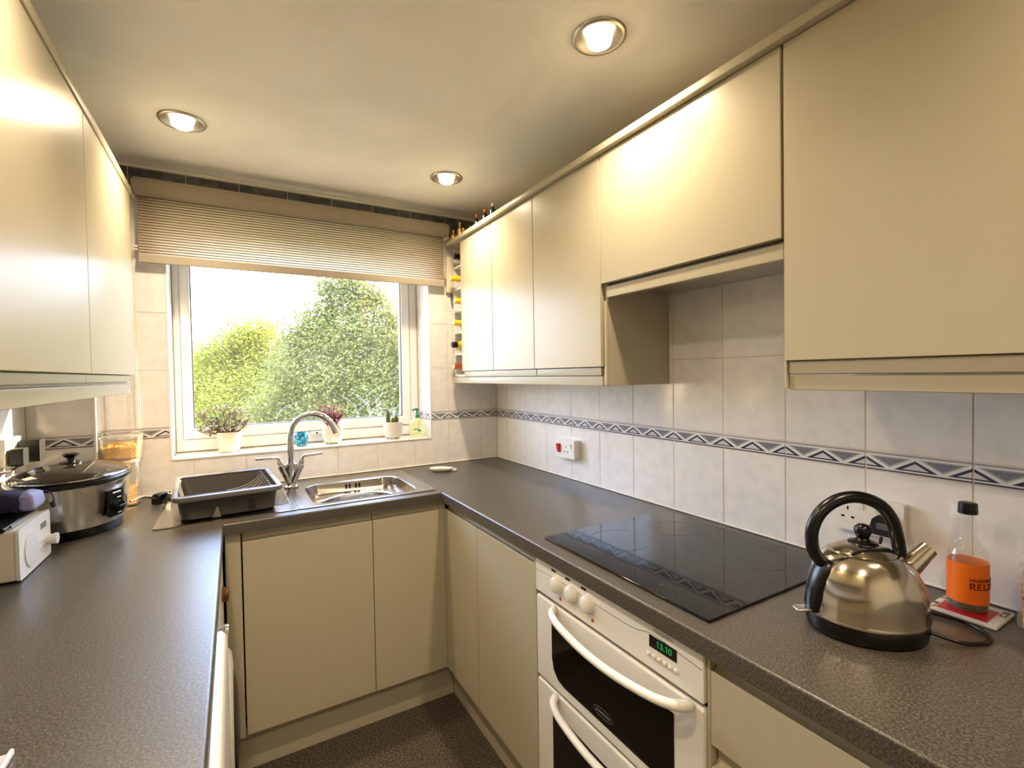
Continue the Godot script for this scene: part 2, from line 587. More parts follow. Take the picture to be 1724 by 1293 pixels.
func lay_tiles(parent: Node3D, xf: Transform3D, u0: float, u1: float, phase: float, rows: Array, holes: Array = []) -> void:
	var k0 := floori((u0 - phase) / TW)
	var k1 := ceili((u1 - phase) / TW)
	for row in rows:
		for k in range(k0, k1):
			var ca := phase + k * TW
			var a := maxf(ca, u0) + 0.0012
			var b := minf(ca + TW, u1) - 0.0012
			if b - a < 0.006: continue
			var c: float = row[0] + 0.0012
			var d: float = row[1] - 0.0012
			var cell := PackedVector2Array([Vector2(a, c), Vector2(b, c), Vector2(b, d), Vector2(a, d)])
			var polys := [cell]
			var cut := false
			for h in holes:
				var r: Rect2 = h
				var hp := PackedVector2Array([r.position, r.position + Vector2(r.size.x, 0), r.end, r.position + Vector2(0, r.size.y)])
				var next := []
				for q in polys:
					if Geometry2D.intersect_polygons(q, hp).size():
						cut = true
						next.append_array(Geometry2D.clip_polygons(q, hp))
					else: next.append(q)
				polys = next
			for q in polys:
				var mid := Vector2(ca + TW / 2, (c + d) / 2)
				var local := PackedVector2Array()
				for p in q: local.append(p - mid)
				var whole := not cut and b - a > TW - 0.004
				var m := tile_mesh(local, TW - 0.0024, d - c, whole)
				var tilt := Basis.from_euler(Vector3(dice.randf_range(-1, 1), dice.randf_range(-1, 1), 0) * (0.0035 if whole else 0.0))
				var skin: Material = M.border if row[2] == "border_tile" else (M.slate if row[2] == "dark_tile" else M.tile)
				put(row[2] if row[2] == "border_tile" else "tile", m, skin, parent, xf * Transform3D(tilt, Vector3(mid.x, mid.y, 0.0)))

func tiling() -> void:
	dice.seed = 11
	var y1 := TOP + TH
	var y2 := y1 + BH
	var low := [[TOP, y1, "tile"], [y1, y2, "border_tile"], [y2, y2 + TH, "tile"]]
	var high := [[y2 + TH, y2 + 2 * TH, "tile"], [y2 + 2 * TH, y2 + 3 * TH, "tile"], [y2 + 3 * TH, y2 + 4 * TH, "tile"], [y2 + 4 * TH, CEIL - 0.014, "dark_tile"]]
	lay_tiles(get_node("wall_right"), on_right(0), 0.0, 3.1, 0.1258, low)
	lay_tiles(get_node("wall_right"), on_right(0), 1.29, 1.90, 0.1258, [high[0], high[1]])
	var opening := Rect2(-1.575, 1.058, 1.165, 1.062)
	lay_tiles(get_node("wall_back"), on_back(0), -1.79, 0.0, -0.105 - 9 * 0.1984, low + high, [opening])
	lay_tiles(get_node("wall_left"), on_left(XL), -3.1, -0.155, -0.155, low)
	lay_tiles(get_node("wall_boxing"), on_back(0.155), XL, -1.79, XL, low)
	lay_tiles(get_node("wall_boxing"), on_left(-1.79), -0.155, 0.0, -0.155, low + high)
	# window reveal and sill
	var rv := low + [high[0], high[1], [high[2][0], 2.117, "tile"]]
	rv[0] = [1.061, y1, "tile"]
	var right := Transform3D(Basis(Vector3(0, 0, 1), Vector3(0, 1, 0), Vector3(-1, 0, 0)), Vector3(-0.41, 0, 0))
	lay_tiles(get_node("wall_back"), right, -0.198, -0.002, -0.198, rv)
	lay_tiles(get_node("wall_back"), Transform3D(Basis(Vector3(1, 0, 0), Vector3(0, 0, -1), Vector3(0, 1, 0)), Vector3(0, 1.058, 0)), -1.575, -0.41, -0.105 - 9 * 0.1984, [[0.0, 0.20, "tile"]])
	var g := Geo.new()
	g.box(Vector3(-1.578, 1.061, -0.2), Vector3(-1.575, 2.117, 0.0), 0.001)
	obj("reveal_lining", g, M.upvc, get_node("wall_back"))
	# white corner beads
	for b in [[Vector3(-1.579, 1.054, -0.003), Vector3(-1.571, 2.12, 0.004)], [Vector3(-0.414, 1.054, -0.003), Vector3(-0.406, 2.12, 0.004)], [Vector3(-1.571, 1.0525, -0.003), Vector3(-0.414, 1.0605, 0.004)]]:
		block("edge_bead", b[0], b[1], M.upvc, get_node("wall_back"), 0.002)
	block("edge_bead", Vector3(-1.796, TOP + 0.001, 0.149), Vector3(-1.787, 1.42, 0.158), M.upvc, get_node("wall_boxing"), 0.002)

func ring_bars(g: Geo, o: Rect2, i: Rect2, z0: float, z1: float, ch: float) -> void:
	g.box(Vector3(o.position.x, o.position.y, z0), Vector3(i.position.x, o.end.y, z1), ch)
	g.box(Vector3(i.end.x, o.position.y, z0), Vector3(o.end.x, o.end.y, z1), ch)
	g.box(Vector3(i.position.x - ch, o.position.y, z0), Vector3(i.end.x + ch, i.position.y, z1), ch)
	g.box(Vector3(i.position.x - ch, i.end.y, z0), Vector3(i.end.x + ch, o.end.y, z1), ch)

func window() -> void:
	var t := thing("window_1", "white plastic-framed window above the sink, looking onto trees", "window", Vector3.ZERO, 0.0, "", "structure")
	var outer := Rect2(-1.575, 1.061, 1.165, 1.056)
	var mid := Rect2(-1.547, 1.116, 1.092, 0.966)
	var inner := Rect2(-1.504, 1.171, 0.998, 0.877)
	var g := Geo.new()
	ring_bars(g, outer, mid, -0.27, -0.20, 0.004)
	obj("frame", g, M.upvc, t)
	g = Geo.new()
	ring_bars(g, mid.grow(-0.0015), inner, -0.26, -0.192, 0.008)
	obj("sash", g, M.upvc, t)
	g = Geo.new()
	g.box(Vector3(inner.position.x - 0.004, inner.position.y - 0.004, -0.232), Vector3(inner.end.x + 0.004, inner.end.y + 0.004, -0.228))
	var bead := Geo.new()
	ring_bars(bead, inner.grow(0.001), inner.grow(-0.003), -0.226, -0.200, 0.001)
	obj("gasket", bead, M.rubber, t)
	obj("pane", g, M.pane, t)
	g = Geo.new()
	g.box(Vector3(-1.0, 1.098, -0.1995), Vector3(-0.945, 1.119, -0.185), 0.004)
	var latch := obj("latch", g, M.white, t)
	g = Geo.new()
	g.lathe([Vector2(0, 0), Vector2(0.0045, 0), Vector2(0.0045, 0.002), Vector2(0, 0.002)], 12, Transform3D(Basis(Vector3.RIGHT, PI / 2), Vector3(-0.968, 1.108, -0.1855)))
	obj("keyhole", g, M.black, latch)

# ------------------------------------------------------------------ fitted units
func slab_door(face_x: float, dir: float, z0: float, z1: float, y0: float, y1: float, parent: Node3D, called := "door") -> MeshInstance3D:
	return block(called, Vector3(minf(face_x, face_x + 0.018 * dir), y0, z0 + 0.0016), Vector3(maxf(face_x, face_x + 0.018 * dir), y1, z1 - 0.0016), M.door, parent, 0.0014)

func wall_units() -> void:
	var xf := -0.30
	var yb := 1.418
	var yt := 2.098
	var body := func(t: Node3D, z0: float, z1: float, y0: float) -> void:
		var g := Geo.new()
		g.box(Vector3(xf + 0.0195, y0, z0 + 0.0005), Vector3(-0.0005, yt, z1 - 0.0005), 0.001)
		obj("body", g, M.carcass, t)
	var t := thing("wall_cupboard", "double-door cream wall cupboard next to the wine rack", "wall cupboard")
	body.call(t, 0.182, 0.881, 1.388)
	slab_door(xf, 1, 0.181, 0.531, yb, yt, t)
	slab_door(xf, 1, 0.531, 0.881, yb, yt, t)
	block("bottom_rail", Vector3(-0.2905, 1.389, 0.185), Vector3(-0.2815, 1.4165, 0.880), M.door, t)
	t = thing("wall_cupboard", "single-door cream wall cupboard between the double cupboard and the hood", "wall cupboard")
	body.call(t, 0.881, 1.272, 1.388)
	slab_door(xf, 1, 0.881, 1.283, yb, yt, t)
	block("bottom_rail", Vector3(-0.2905, 1.389, 0.884), Vector3(-0.2815, 1.4165, 1.271), M.door, t)
	block("end_panel", Vector3(-0.281, 1.355, 1.2725), Vector3(-0.0005, yt - 0.001, 1.2995), M.carcass, t)
	block("end_strip", Vector3(-0.2915, 1.357, 1.289), Vector3(-0.2815, 1.63, 1.2995), M.door, t)
	t = thing("hood_cupboard", "short cream cupboard with lift-up door over the cooker hood", "wall cupboard")
	body.call(t, 1.300, 1.879, 1.69)
	slab_door(xf, 1, 1.284, 1.879, 1.686, yt, t)
	block("visor", Vector3(-0.2915, 1.640, 1.301), Vector3(-0.270, 1.676, 1.878), M.door, t, 0.002)
	var g := Geo.new()
	g.box(Vector3(-0.268, 1.668, 1.302), Vector3(-0.004, 1.689, 1.877), 0.002)
	obj("hood_underside", g, M.steel, t)
	t = thing("wall_cupboard", "wide cream wall cupboard to the right of the cooker hood", "wall cupboard")
	body.call(t, 1.880, 2.480, 1.388)
	slab_door(xf, 1, 1.882, 2.482, yb, yt, t)
	block("bottom_rail", Vector3(-0.2905, 1.389, 1.888), Vector3(-0.2815, 1.4165, 2.478), M.door, t)
	block("end_strip", Vector3(-0.294, 1.357, 1.8805), Vector3(-0.2825, 1.66, 1.8865), M.door, t)
	t = thing("wall_cupboard", "cream wall cupboard right of the frame, past the kettle", "wall cupboard")
	body.call(t, 2.483, 3.0, 1.388)
	slab_door(xf, 1, 2.483, 3.0, yb, yt, t)
	# pelmets and cornices
	t = thing("light_pelmet", "cream pelmet strip under the wall cupboards left of the hood", "pelmet")
	block("strip", Vector3(-0.287, 1.355, 0.028), Vector3(-0.269, 1.387, 1.272), M.door, t)
	t = thing("light_pelmet", "cream pelmet strip under the wall cupboard above the kettle", "pelmet")
	block("strip", Vector3(-0.287, 1.355, 1.888), Vector3(-0.269, 1.385, 3.0), M.door, t)
	t = thing("cornice", "cream cornice board along the top of the right wall cupboards", "cornice")
	block("board", Vector3(-0.318, 2.1005, 0.030), Vector3(-0.0005, 2.124, 3.0), M.door, t, 0.003)
	# left side
	var xl := -1.66
	t = thing("wall_cupboard", "cream wall cupboard on the left, nearest the blind chain", "wall cupboard")
	g = Geo.new()
	g.box(Vector3(XL + 0.0005, 1.388, 0.201), Vector3(xl - 0.0195, yt, 0.851), 0.001)
	obj("body", g, M.carcass, t)
	slab_door(xl, -1, 0.20, 0.846, yb, yt, t)
	block("bottom_rail", Vector3(xl - 0.018, 1.394, 0.24), Vector3(xl - 0.009, 1.4165, 0.860), M.door, t)
	t = thing("wall_cupboard", "cream wall cupboard on the left with the lamp glare on its door", "wall cupboard")
	g = Geo.new()
	g.box(Vector3(XL + 0.0005, 1.388, 0.852), Vector3(xl - 0.0195, yt, 1.60), 0.001)
	obj("body", g, M.carcass, t)
	slab_door(xl, -1, 0.847, 1.60, yb, yt, t)
	block("bottom_rail", Vector3(xl - 0.018, 1.394, 0.862), Vector3(xl - 0.009, 1.4165, 1.598), M.door, t)
	t = thing("wall_cupboard", "cream wall cupboard on the left, left of the frame", "wall cupboard")
	g = Geo.new()
	g.box(Vector3(XL + 0.0005, 1.388, 1.601), Vector3(xl - 0.0195, yt, 3.0), 0.001)
	obj("body", g, M.carcass, t)
	slab_door(xl, -1, 1.60, 2.30, yb, yt, t)
	slab_door(xl, -1, 2.30, 3.0, yb, yt, t)
	t = thing("light_pelmet", "cream pelmet strip under the left wall cupboards", "pelmet")
	block("strip", Vector3(xl - 0.032, 1.352, 0.24), Vector3(xl - 0.012, 1.387, 3.0), M.door, t)
	t = thing("cornice", "cream cornice board along the top of the left wall cupboards", "cornice")
	block("board", Vector3(XL + 0.0005, 2.1005, 0.19), Vector3(xl + 0.004, 2.130, 3.0), M.door, t, 0.003)
	wine_rack()

func wine_rack() -> void:
	var t := thing("wine_rack", "narrow white open wine rack at the window end of the right cupboards", "wine rack")
	var x0 := -0.272
	block("side", Vector3(x0, 1.388, 0.018), Vector3(-0.0005, 2.0995, 0.030), M.white, t)
	block("side", Vector3(x0, 1.388, 0.169), Vector3(-0.0005, 2.0995, 0.1805), M.white, t)
	block("back_board", Vector3(-0.02, 1.389, 0.0305), Vector3(-0.002, 2.099, 0.1685), M.dark_gap, t)
	var ys := [1.389, 1.505, 1.623, 1.742, 1.861, 1.980]
	for y in ys:
		block("shelf", Vector3(x0, y, 0.0305), Vector3(-0.0205, y + 0.012, 0.1685), M.white, t)
	var kinds := [[1.396, "copper", -0.312], [1.512, "black_cap", -0.318], [1.630, "yellow", -0.308], [1.749, "yellow", -0.300], [1.868, "yellow", -0.320], [1.987, "dark", -0.300]]
	var say := {"copper": "wine bottle with copper foil cap, lowest in the rack", "black_cap": "yellow bottle with black cap, second from bottom in the rack", "dark": "wine bottle with dark foil neck, topmost in the rack"}
	var nth := ["lowest of the three yellow-foiled wine bottles in the rack", "middle one of the three yellow-foiled wine bottles in the rack", "highest of the three yellow-foiled wine bottles in the rack"]
	var n := 0
	for k in kinds:
		var rb := 0.0375
		var label: String = nth[n] if k[1] == "yellow" else say[k[1]]
		if k[1] == "yellow": n += 1
		var b := thing("wine_bottle", label, "bottle", Vector3(k[2], k[0] + 0.0121 + rb, 0.0985), 0.0, "bottles in the wine rack")
		var lie := Transform3D(Basis(Vector3(0, 0, 1), Vector3(1, 0, 0), Vector3(0, 1, 0)), Vector3.ZERO)   # the bottle's axis along +x
		var gl: Material = M.bottle_yellow if k[1] == "black_cap" else M.bottle_dark
		var long: float = -0.022 - k[2]
		var g := Geo.new()
		if k[1] == "black_cap":
			g.lathe([Vector2(0, 0.028), Vector2(0.014, 0.028), Vector2(0.017, 0.04), Vector2(0.030, 0.062), Vector2(rb, 0.08), Vector2(rb, long - 0.004), Vector2(rb - 0.004, long), Vector2(0, long)], 28, lie)
		else:
			g.lathe([Vector2(0, 0.0565), Vector2(0.0138, 0.0565), Vector2(0.0142, 0.085), Vector2(0.022, 0.10), Vector2(0.033, 0.12), Vector2(rb, 0.14), Vector2(rb, long - 0.004), Vector2(rb - 0.004, long), Vector2(0, long)], 28, lie)
		obj("glass", g, gl, b)
		g = Geo.new()
		if k[1] == "black_cap":
			g.lathe([Vector2(0, 0), Vector2(0.0145, 0), Vector2(0.016, 0.002), Vector2(0.016, 0.0275), Vector2(0, 0.0275)], 24, lie)
			obj("cap", g, M.black, b)
		else:
			g.lathe([Vector2(0, 0), Vector2(0.0145, 0), Vector2(0.016, 0.0015), Vector2(0.016, 0.010), Vector2(0.0152, 0.013), Vector2(0.0155, 0.056), Vector2(0, 0.056)], 24, lie)
			obj("foil", g, {"yellow": M.yellow, "copper": M.copper, "dark": M.black}[k[1]], b)
			g = Geo.new()
			g.lathe([Vector2(0, -0.0008), Vector2(0.0125, -0.0008), Vector2(0.0125, 0.0005), Vector2(0, 0.0005)], 20, lie)
			obj("foil_end", g, {"yellow": M.cream, "copper": M.cream, "dark": M.steel}[k[1]], b)

func scoop(xf: Transform3D, w0: float, w1: float, y0: float, y1: float) -> Geo:   # door whose top edge is cut back as a finger pull; a = depth, b = height, c = along
	var g := Geo.new()
	g.prism(PackedVector2Array([Vector2(0.0, y0), Vector2(0.0, y1 - 0.036), Vector2(0.002, y1 - 0.0335), Vector2(0.009, y1 - 0.0345), Vector2(0.015, y1 - 0.032), Vector2(0.0185, y1 - 0.024), Vector2(0.0185, y1), Vector2(0.0205, y1), Vector2(0.0205, y0)]), w0, w1, xf)
	return g

func base_units() -> void:
	var fz := Transform3D(Basis(Vector3(0, 0, -1), Vector3(0, 1, 0), Vector3(1, 0, 0)), Vector3(0, 0, 0.598))       # faces the viewer
	var fx := Transform3D(Basis(Vector3(1, 0, 0), Vector3(0, 1, 0), Vector3(0, 0, 1)), Vector3(-0.58, 0, 0))       # faces left
	var t := thing("base_cupboard", "two-door cream base cupboard under the sink", "base cupboard")
	obj("body", boxed(Vector3(-1.326, 0.1505, 0.02), Vector3(-0.604, 0.60, 0.577)), M.dark_gap, t)
	obj("door", scoop(fz, -1.326, -0.8835, 0.158, 0.868), M.door, t)
	obj("door", scoop(fz, -0.8805, -0.604, 0.158, 0.868), M.door, t)
	var g := boxed(Vector3(-0.6035, 0.158, 0.578), Vector3(-0.5775, 0.868, 0.598), 0.0012)
	tag(obj("corner_post", g, M.door), "slim cream corner post between the sink doors and the side doors", "panel")
	tag(obj("filler_panel", boxed(Vector3(-1.378, 0.151, 0.578), Vector3(-1.331, 0.868, 0.598), 0.0012), M.door), "narrow cream filler panel left of the sink cupboard doors", "panel")
	t = thing("base_cupboard", "cream base cupboard between the inner corner and the oven", "base cupboard")
	obj("body", boxed(Vector3(-0.559, 0.1505, 0.602), Vector3(-0.02, 0.870, 1.3005)), M.dark_gap, t)
	obj("door", scoop(fx, 0.602, 0.906, 0.158, 0.868), M.door, t)
	obj("door", scoop(fx, 0.9085, 1.300, 0.158, 0.868), M.door, t)
	t = thing("drawer_unit", "cream drawer unit to the right of the oven, below the kettle", "drawer unit")
	obj("body", boxed(Vector3(-0.559, 0.1505, 1.905), Vector3(-0.02, 0.870, 2.598)), M.dark_gap, t)
	block("side", Vector3(-0.580, 0.158, 1.8975), Vector3(-0.5605, 0.870, 1.9045), M.carcass, t)
	obj("drawer", scoop(fx, 1.906, 2.598, 0.699, 0.872), M.door, t)
	obj("drawer", scoop(fx, 1.906, 2.598, 0.435, 0.690), M.door, t)
	obj("drawer", scoop(fx, 1.906, 2.598, 0.158, 0.426), M.door, t)
	t = thing("base_cupboard", "cream base cupboard beyond the drawers, out of the frame", "base cupboard")
	obj("body", boxed(Vector3(-0.559, 0.1505, 2.60), Vector3(-0.02, 0.870, 3.1)), M.dark_gap, t)
	obj("door", scoop(fx, 2.6, 3.1, 0.158, 0.868), M.door, t)
	tag(block("plinth", Vector3(-1.378, 0.0005, 0.53), Vector3(-0.535, 0.150, 0.548), M.door), "cream plinth under the sink cupboard", "plinth")
	tag(block("plinth", Vector3(-0.533, 0.0005, 0.53), Vector3(-0.515, 0.150, 3.1), M.door), "cream plinth under the oven side", "plinth")
	# worktop: U-shaped, with a hole for the sink bowl
	g = Geo.new()
	var y0 := 0.872
	var e := 0.006
	for b in [[-1.98, -1.115, 0.0, 0.62 - e], [-0.645, 0.0, 0.0, 0.62 - e], [-1.115, -0.645, 0.0, 0.135], [-1.115, -0.645, 0.552, 0.62 - e], [-0.60 + e, 0.0, 0.62 - e, 3.1], [-1.98, -1.38 - e, 0.62 - e, 3.1]]:
		g.box(Vector3(b[0] + (0.001 if b[0] < -1.9 else 0.0), y0, b[2] + (0.001 if b[2] == 0.0 else 0.0)), Vector3(b[1] - (0.001 if b[1] == 0.0 else 0.0), TOP, b[3]))
	var nose := PackedVector2Array([Vector2(0, y0), Vector2(0, TOP), Vector2(e * 0.4, TOP - 0.0005), Vector2(e * 0.75, TOP - 0.002), Vector2(e, TOP - 0.0055), Vector2(e, y0)])
	g.prism(nose, -1.38, -0.60, Transform3D(Basis(Vector3(0, 0, 1), Vector3(0, 1, 0), Vector3(1, 0, 0)), Vector3(0, 0, 0.62 - e)))
	g.prism(nose, 0.62 - e, 3.1, Transform3D(Basis(Vector3(-1, 0, 0), Vector3(0, 1, 0), Vector3(0, 0, 1)), Vector3(-0.60 + e, 0, 0)))
	g.prism(nose, 0.62 - e, 3.1, Transform3D(Basis(Vector3(1, 0, 0), Vector3(0, 1, 0), Vector3(0, 0, 1)), Vector3(-1.38 - e, 0, 0)))
	tag(obj("worktop", g, M.worktop, null, 35.0), "dark speckled laminate worktop running round three sides", "worktop")
	g = Geo.new()
	g.box(Vector3(-0.006, TOP + 0.0005, 0.004), Vector3(-0.0005, TOP + 0.006, 3.1), 0.002)
	g.box(Vector3(-1.788, TOP + 0.0005, 0.0005), Vector3(-0.007, TOP + 0.006, 0.006), 0.002)
	tag(obj("trim_2", g, M.white), "thin white sealant line along the back of the worktop", "trim", "", "structure")
	left_appliances()

func boxed(lo: Vector3, hi: Vector3, ch := 0.001) -> Geo:
	var g := Geo.new()
	g.box(lo, hi, ch)
	return g

func left_appliances() -> void:
	var t := thing("fridge", "white under-counter fridge below the left worktop, nearest the viewer", "fridge")
	obj("cabinet", boxed(Vector3(-1.95, 0.02, 1.26), Vector3(-1.408, 0.862, 1.82), 0.004), M.cream, t)
	obj("door", boxed(Vector3(-1.4075, 0.05, 1.262), Vector3(-1.363, 0.850, 1.818), 0.012), M.enamel, t)
	block("plinth_grille", Vector3(-1.43, 0.0005, 1.27), Vector3(-1.41, 0.019, 1.81), M.rubber, t)
	t = thing("washing_machine", "white washing machine with dark round door, below the slow cooker", "washing machine")
	obj("cabinet", boxed(Vector3(-1.95, 0.012, 0.645), Vector3(-1.385, 0.858, 1.235), 0.006), M.enamel, t)
	var xf := Transform3D(Basis(Vector3(0, 0, -1), Vector3(1, 0, 0), Vector3(0, -1, 0)), Vector3(-1.385, 0.43, 0.94))    # lathe axis towards +x
	var g := Geo.new()
	g.lathe([Vector2(0.205, 0.0), Vector2(0.20, 0.012), Vector2(0.185, 0.022), Vector2(0.155, 0.026), Vector2(0.15, 0.018), Vector2(0.15, 0.0)], 48, xf)
	var d := obj("door_ring", g, M.enamel, t)
	g = Geo.new()
	g.lathe([Vector2(0.149, 0.002), Vector2(0.145, 0.020), Vector2(0.12, 0.032), Vector2(0.07, 0.038), Vector2(0.0, 0.040)], 40, xf)
	obj("door_glass", g, M.black, d)
	g = Geo.new()
	g.lathe([Vector2(0, 0), Vector2(0.022, 0), Vector2(0.021, 0.016), Vector2(0.018, 0.018), Vector2(0, 0.018)], 24, Transform3D(xf.basis, Vector3(-1.385, 0.745, 0.80)))
	obj("knob", g, M.bronze, t)
	g = Geo.new()
	g.lathe([Vector2(0, 0), Vector2(0.014, 0), Vector2(0.013, 0.010), Vector2(0, 0.011)], 20, Transform3D(xf.basis, Vector3(-1.385, 0.70, 1.02)))
	obj("knob", g, M.bronze, t)
	g = Geo.new()
	g.tube(curve([Vector3(-1.385, 0.775, 1.10), Vector3(-1.370, 0.79, 1.12), Vector3(-1.366, 0.80, 1.15), Vector3(-1.370, 0.785, 1.18), Vector3(-1.385, 0.765, 1.20)]), 0.005, 8)
	obj("drawer_handle", g, M.chrome, t)
	for f in [[-1.90, 0.70], [-1.90, 1.18], [-1.43, 0.70], [-1.43, 1.18]]:
		g = Geo.new()
		g.lathe([Vector2(0, 0.0005), Vector2(0.02, 0.0005), Vector2(0.02, 0.0118), Vector2(0, 0.0118)], 12, Transform3D(Basis(), Vector3(f[0], 0, f[1])))
		obj("foot", g, M.rubber, t)
	tag(block("base_cupboard", Vector3(-1.95, 0.02, 1.83), Vector3(-1.40, 0.868, 3.05), M.carcass), "cream base units under the left worktop, outside the frame", "base cupboard")

# ------------------------------------------------------------------ oven and hob
func oven() -> void:
	var x := -0.585
	var z0 := 1.312
	var z1 := 1.894
	var t := thing("oven", "white built-under double oven with bowed handles and a clock", "oven")
	obj("housing", boxed(Vector3(x + 0.022, 0.152, z0 + 0.002), Vector3(-0.03, 0.870, z1 - 0.002)), M.matte_black, t)
	obj("side_strip", boxed(Vector3(x + 0.001, 0.16, 1.3025), Vector3(x + 0.021, 0.869, z0 - 0.0015)), M.carcass, t)
	var p := obj("control_panel", boxed(Vector3(x, 0.767, z0), Vector3(x + 0.0215, 0.8705, z1), 0.002), M.enamel, t)
	# curved seam line on the panel
	var g := Geo.new()
	var seam := []
	for k in [[0.0, 0.829], [0.14, 0.834], [0.26, 0.831], [0.39, 0.831], [0.45, 0.843], [0.52, 0.838], [0.582, 0.832]]:
		seam.append(Vector3(x + 0.0002, k[1], clampf(z0 + k[0], z0 + 0.004, z1 - 0.004)))
	g.tube(curve(seam, 5), 0.0009, 5)
	obj("seam", g, M.print_grey, p)
	var wall := Transform3D(Basis(Vector3(0, 0, -1), Vector3(-1, 0, 0), Vector3(0, 1, 0)), Vector3.ZERO)    # lathe axis towards -x
	for z in [1.424, 1.489, 1.555]:
		g = Geo.new()
		g.lathe([Vector2(0.0235, 0.0), Vector2(0.0235, 0.003), Vector2(0.0215, 0.005), Vector2(0.0205, 0.012), Vector2(0.018, 0.0155), Vector2(0.012, 0.018), Vector2(0.0, 0.019)], 32, Transform3D(wall.basis, Vector3(x, 0.822, z)))
		obj("knob", g, M.enamel, p)
		g = Geo.new()
		g.prism(rpoly(0.022, 0.006, 0.0029, 4), 0.0, 0.0006, on_right(x, z - 0.02, 0.8525))
		obj("index_mark", g, M.black, p)
	for z in [1.436, 1.570]:
		g = Geo.new()
		g.lathe([Vector2(0.0045, 0), Vector2(0.004, 0.0015), Vector2(0, 0.002)], 12, Transform3D(wall.basis, Vector3(x, 0.786, z)))
		obj("indicator_light", g, M.red, p)
	g = Geo.new()
	g.box(Vector3(x - 0.0008, 0.8145, 1.757), Vector3(x + 0.001, 0.8405, 1.831), 0.0004)
	var disp := obj("display", g, M.oven_glass, p)
	put("clock_digits", lettering("13.10", 0.0125, 0.0003), M.digits, disp, on_right(x - 0.0011, 1.798, 0.8285))
	for k in 6:
		g = Geo.new()
		g.lathe([Vector2(0.0052, 0), Vector2(0.005, 0.003), Vector2(0.0035, 0.0048), Vector2(0, 0.0055)], 14, Transform3D(wall.basis, Vector3(x, 0.7985, 1.757 + k * 0.0146)))
		obj("button", g, M.enamel, p)
	put("lettering", lettering("Hotpoint", 0.0095, 0.0003), M.lcd, p, on_right(x - 0.0002, 1.796, 0.8555))
	var doors := [[0.518, 0.755, 0.548], [0.160, 0.509, 0.20]]
	for n in 2:
		var d: Array = doors[n]
		var dr := obj("oven_door", boxed(Vector3(x, d[0], z0), Vector3(x + 0.0215, d[1], z1), 0.005), M.enamel, t)
		var top: float = d[1] - 0.047
		var poly := PackedVector2Array([Vector2(1.392, top)])
		for k in range(1, 8): poly.append(Vector2(1.392 + 0.43 * k / 8.0, top - 0.012 * sin(PI * k / 8.0)))
		poly.append_array(PackedVector2Array([Vector2(1.822, top), Vector2(1.822, d[2] + 0.045), Vector2(1.815, d[2] + 0.02), Vector2(1.795, d[2] + 0.004), Vector2(1.77, d[2]), Vector2(1.45, d[2]), Vector2(1.42, d[2] + 0.006), Vector2(1.40, d[2] + 0.025), Vector2(1.392, d[2] + 0.055)]))
		g = Geo.new()
		g.prism(poly, 0.0, 0.0014, on_right(x))
		var gl := obj("door_window", g, M.oven_glass, dr)
		if n == 0:
			g = Geo.new()
			var el := []
			for k in 33: el.append(Vector3(x - 0.0016, 0.574 + 0.0105 * sin(TAU * k / 32.0), 1.606 + 0.036 * cos(TAU * k / 32.0)))
			g.tube(el, 0.0005, 4)
			g.box(Vector3(x - 0.0019, 0.5715, 1.580), Vector3(x - 0.0013, 0.5765, 1.632))
			obj("badge", g, M.print_grey, dr)
		var path := curve([Vector3(x + 0.002, d[1] - 0.006, 1.408), Vector3(x - 0.022, d[1] - 0.009, 1.425), Vector3(x - 0.037, d[1] - 0.014, 1.47), Vector3(x - 0.044, d[1] - 0.022, 1.56), Vector3(x - 0.046, d[1] - 0.024, 1.637), Vector3(x - 0.044, d[1] - 0.022, 1.71), Vector3(x - 0.037, d[1] - 0.014, 1.80), Vector3(x - 0.022, d[1] - 0.007, 1.848), Vector3(x + 0.002, d[1] - 0.003, 1.868)], 6)
		var rad := []
		for k in path.size():
			var s := absf(2.0 * k / (path.size() - 1.0) - 1.0)
			rad.append(lerpf(0.0095, 0.0115, smoothstep(0.5, 0.85, s)) * (1.0 - 0.35 * smoothstep(0.9, 1.0, s)))
		g = Geo.new()
		g.tube(path, rad, 14)
		obj("handle", g, M.enamel, dr)
	t = thing("hob", "black glass ceramic hob set into the right worktop", "hob")
	obj("glass", boxed(Vector3(-0.555, TOP + 0.0005, 1.315), Vector3(-0.048, TOP + 0.0065, 1.884), 0.0015), M.hob, t)
	for r in [[-0.385, 1.455, 0.088], [-0.175, 1.470, 0.070], [-0.190, 1.735, 0.088], [-0.375, 1.745, 0.070]]:
		g = Geo.new()
		g.lathe([Vector2(r[2], 0.0), Vector2(r[2], 0.00025), Vector2(r[2] - 0.0016, 0.00025), Vector2(r[2] - 0.0016, 0.0)], 64, Transform3D(Basis(), Vector3(r[0], TOP + 0.0065, r[1])))
		obj("cooking_ring", g, M.ring_print, t)
	for k in 8:
		put("printed_mark", lettering("-0+" if k % 2 else "+ -", 0.006, 0.0003), M.print_grey, t, Transform3D(Basis(Vector3(0, 0, 1), Vector3(1, 0, 0), Vector3(0, 1, 0)), Vector3(-0.530 + 0.018 * (k % 2), TOP + 0.0067, 1.50 + 0.032 * k)))

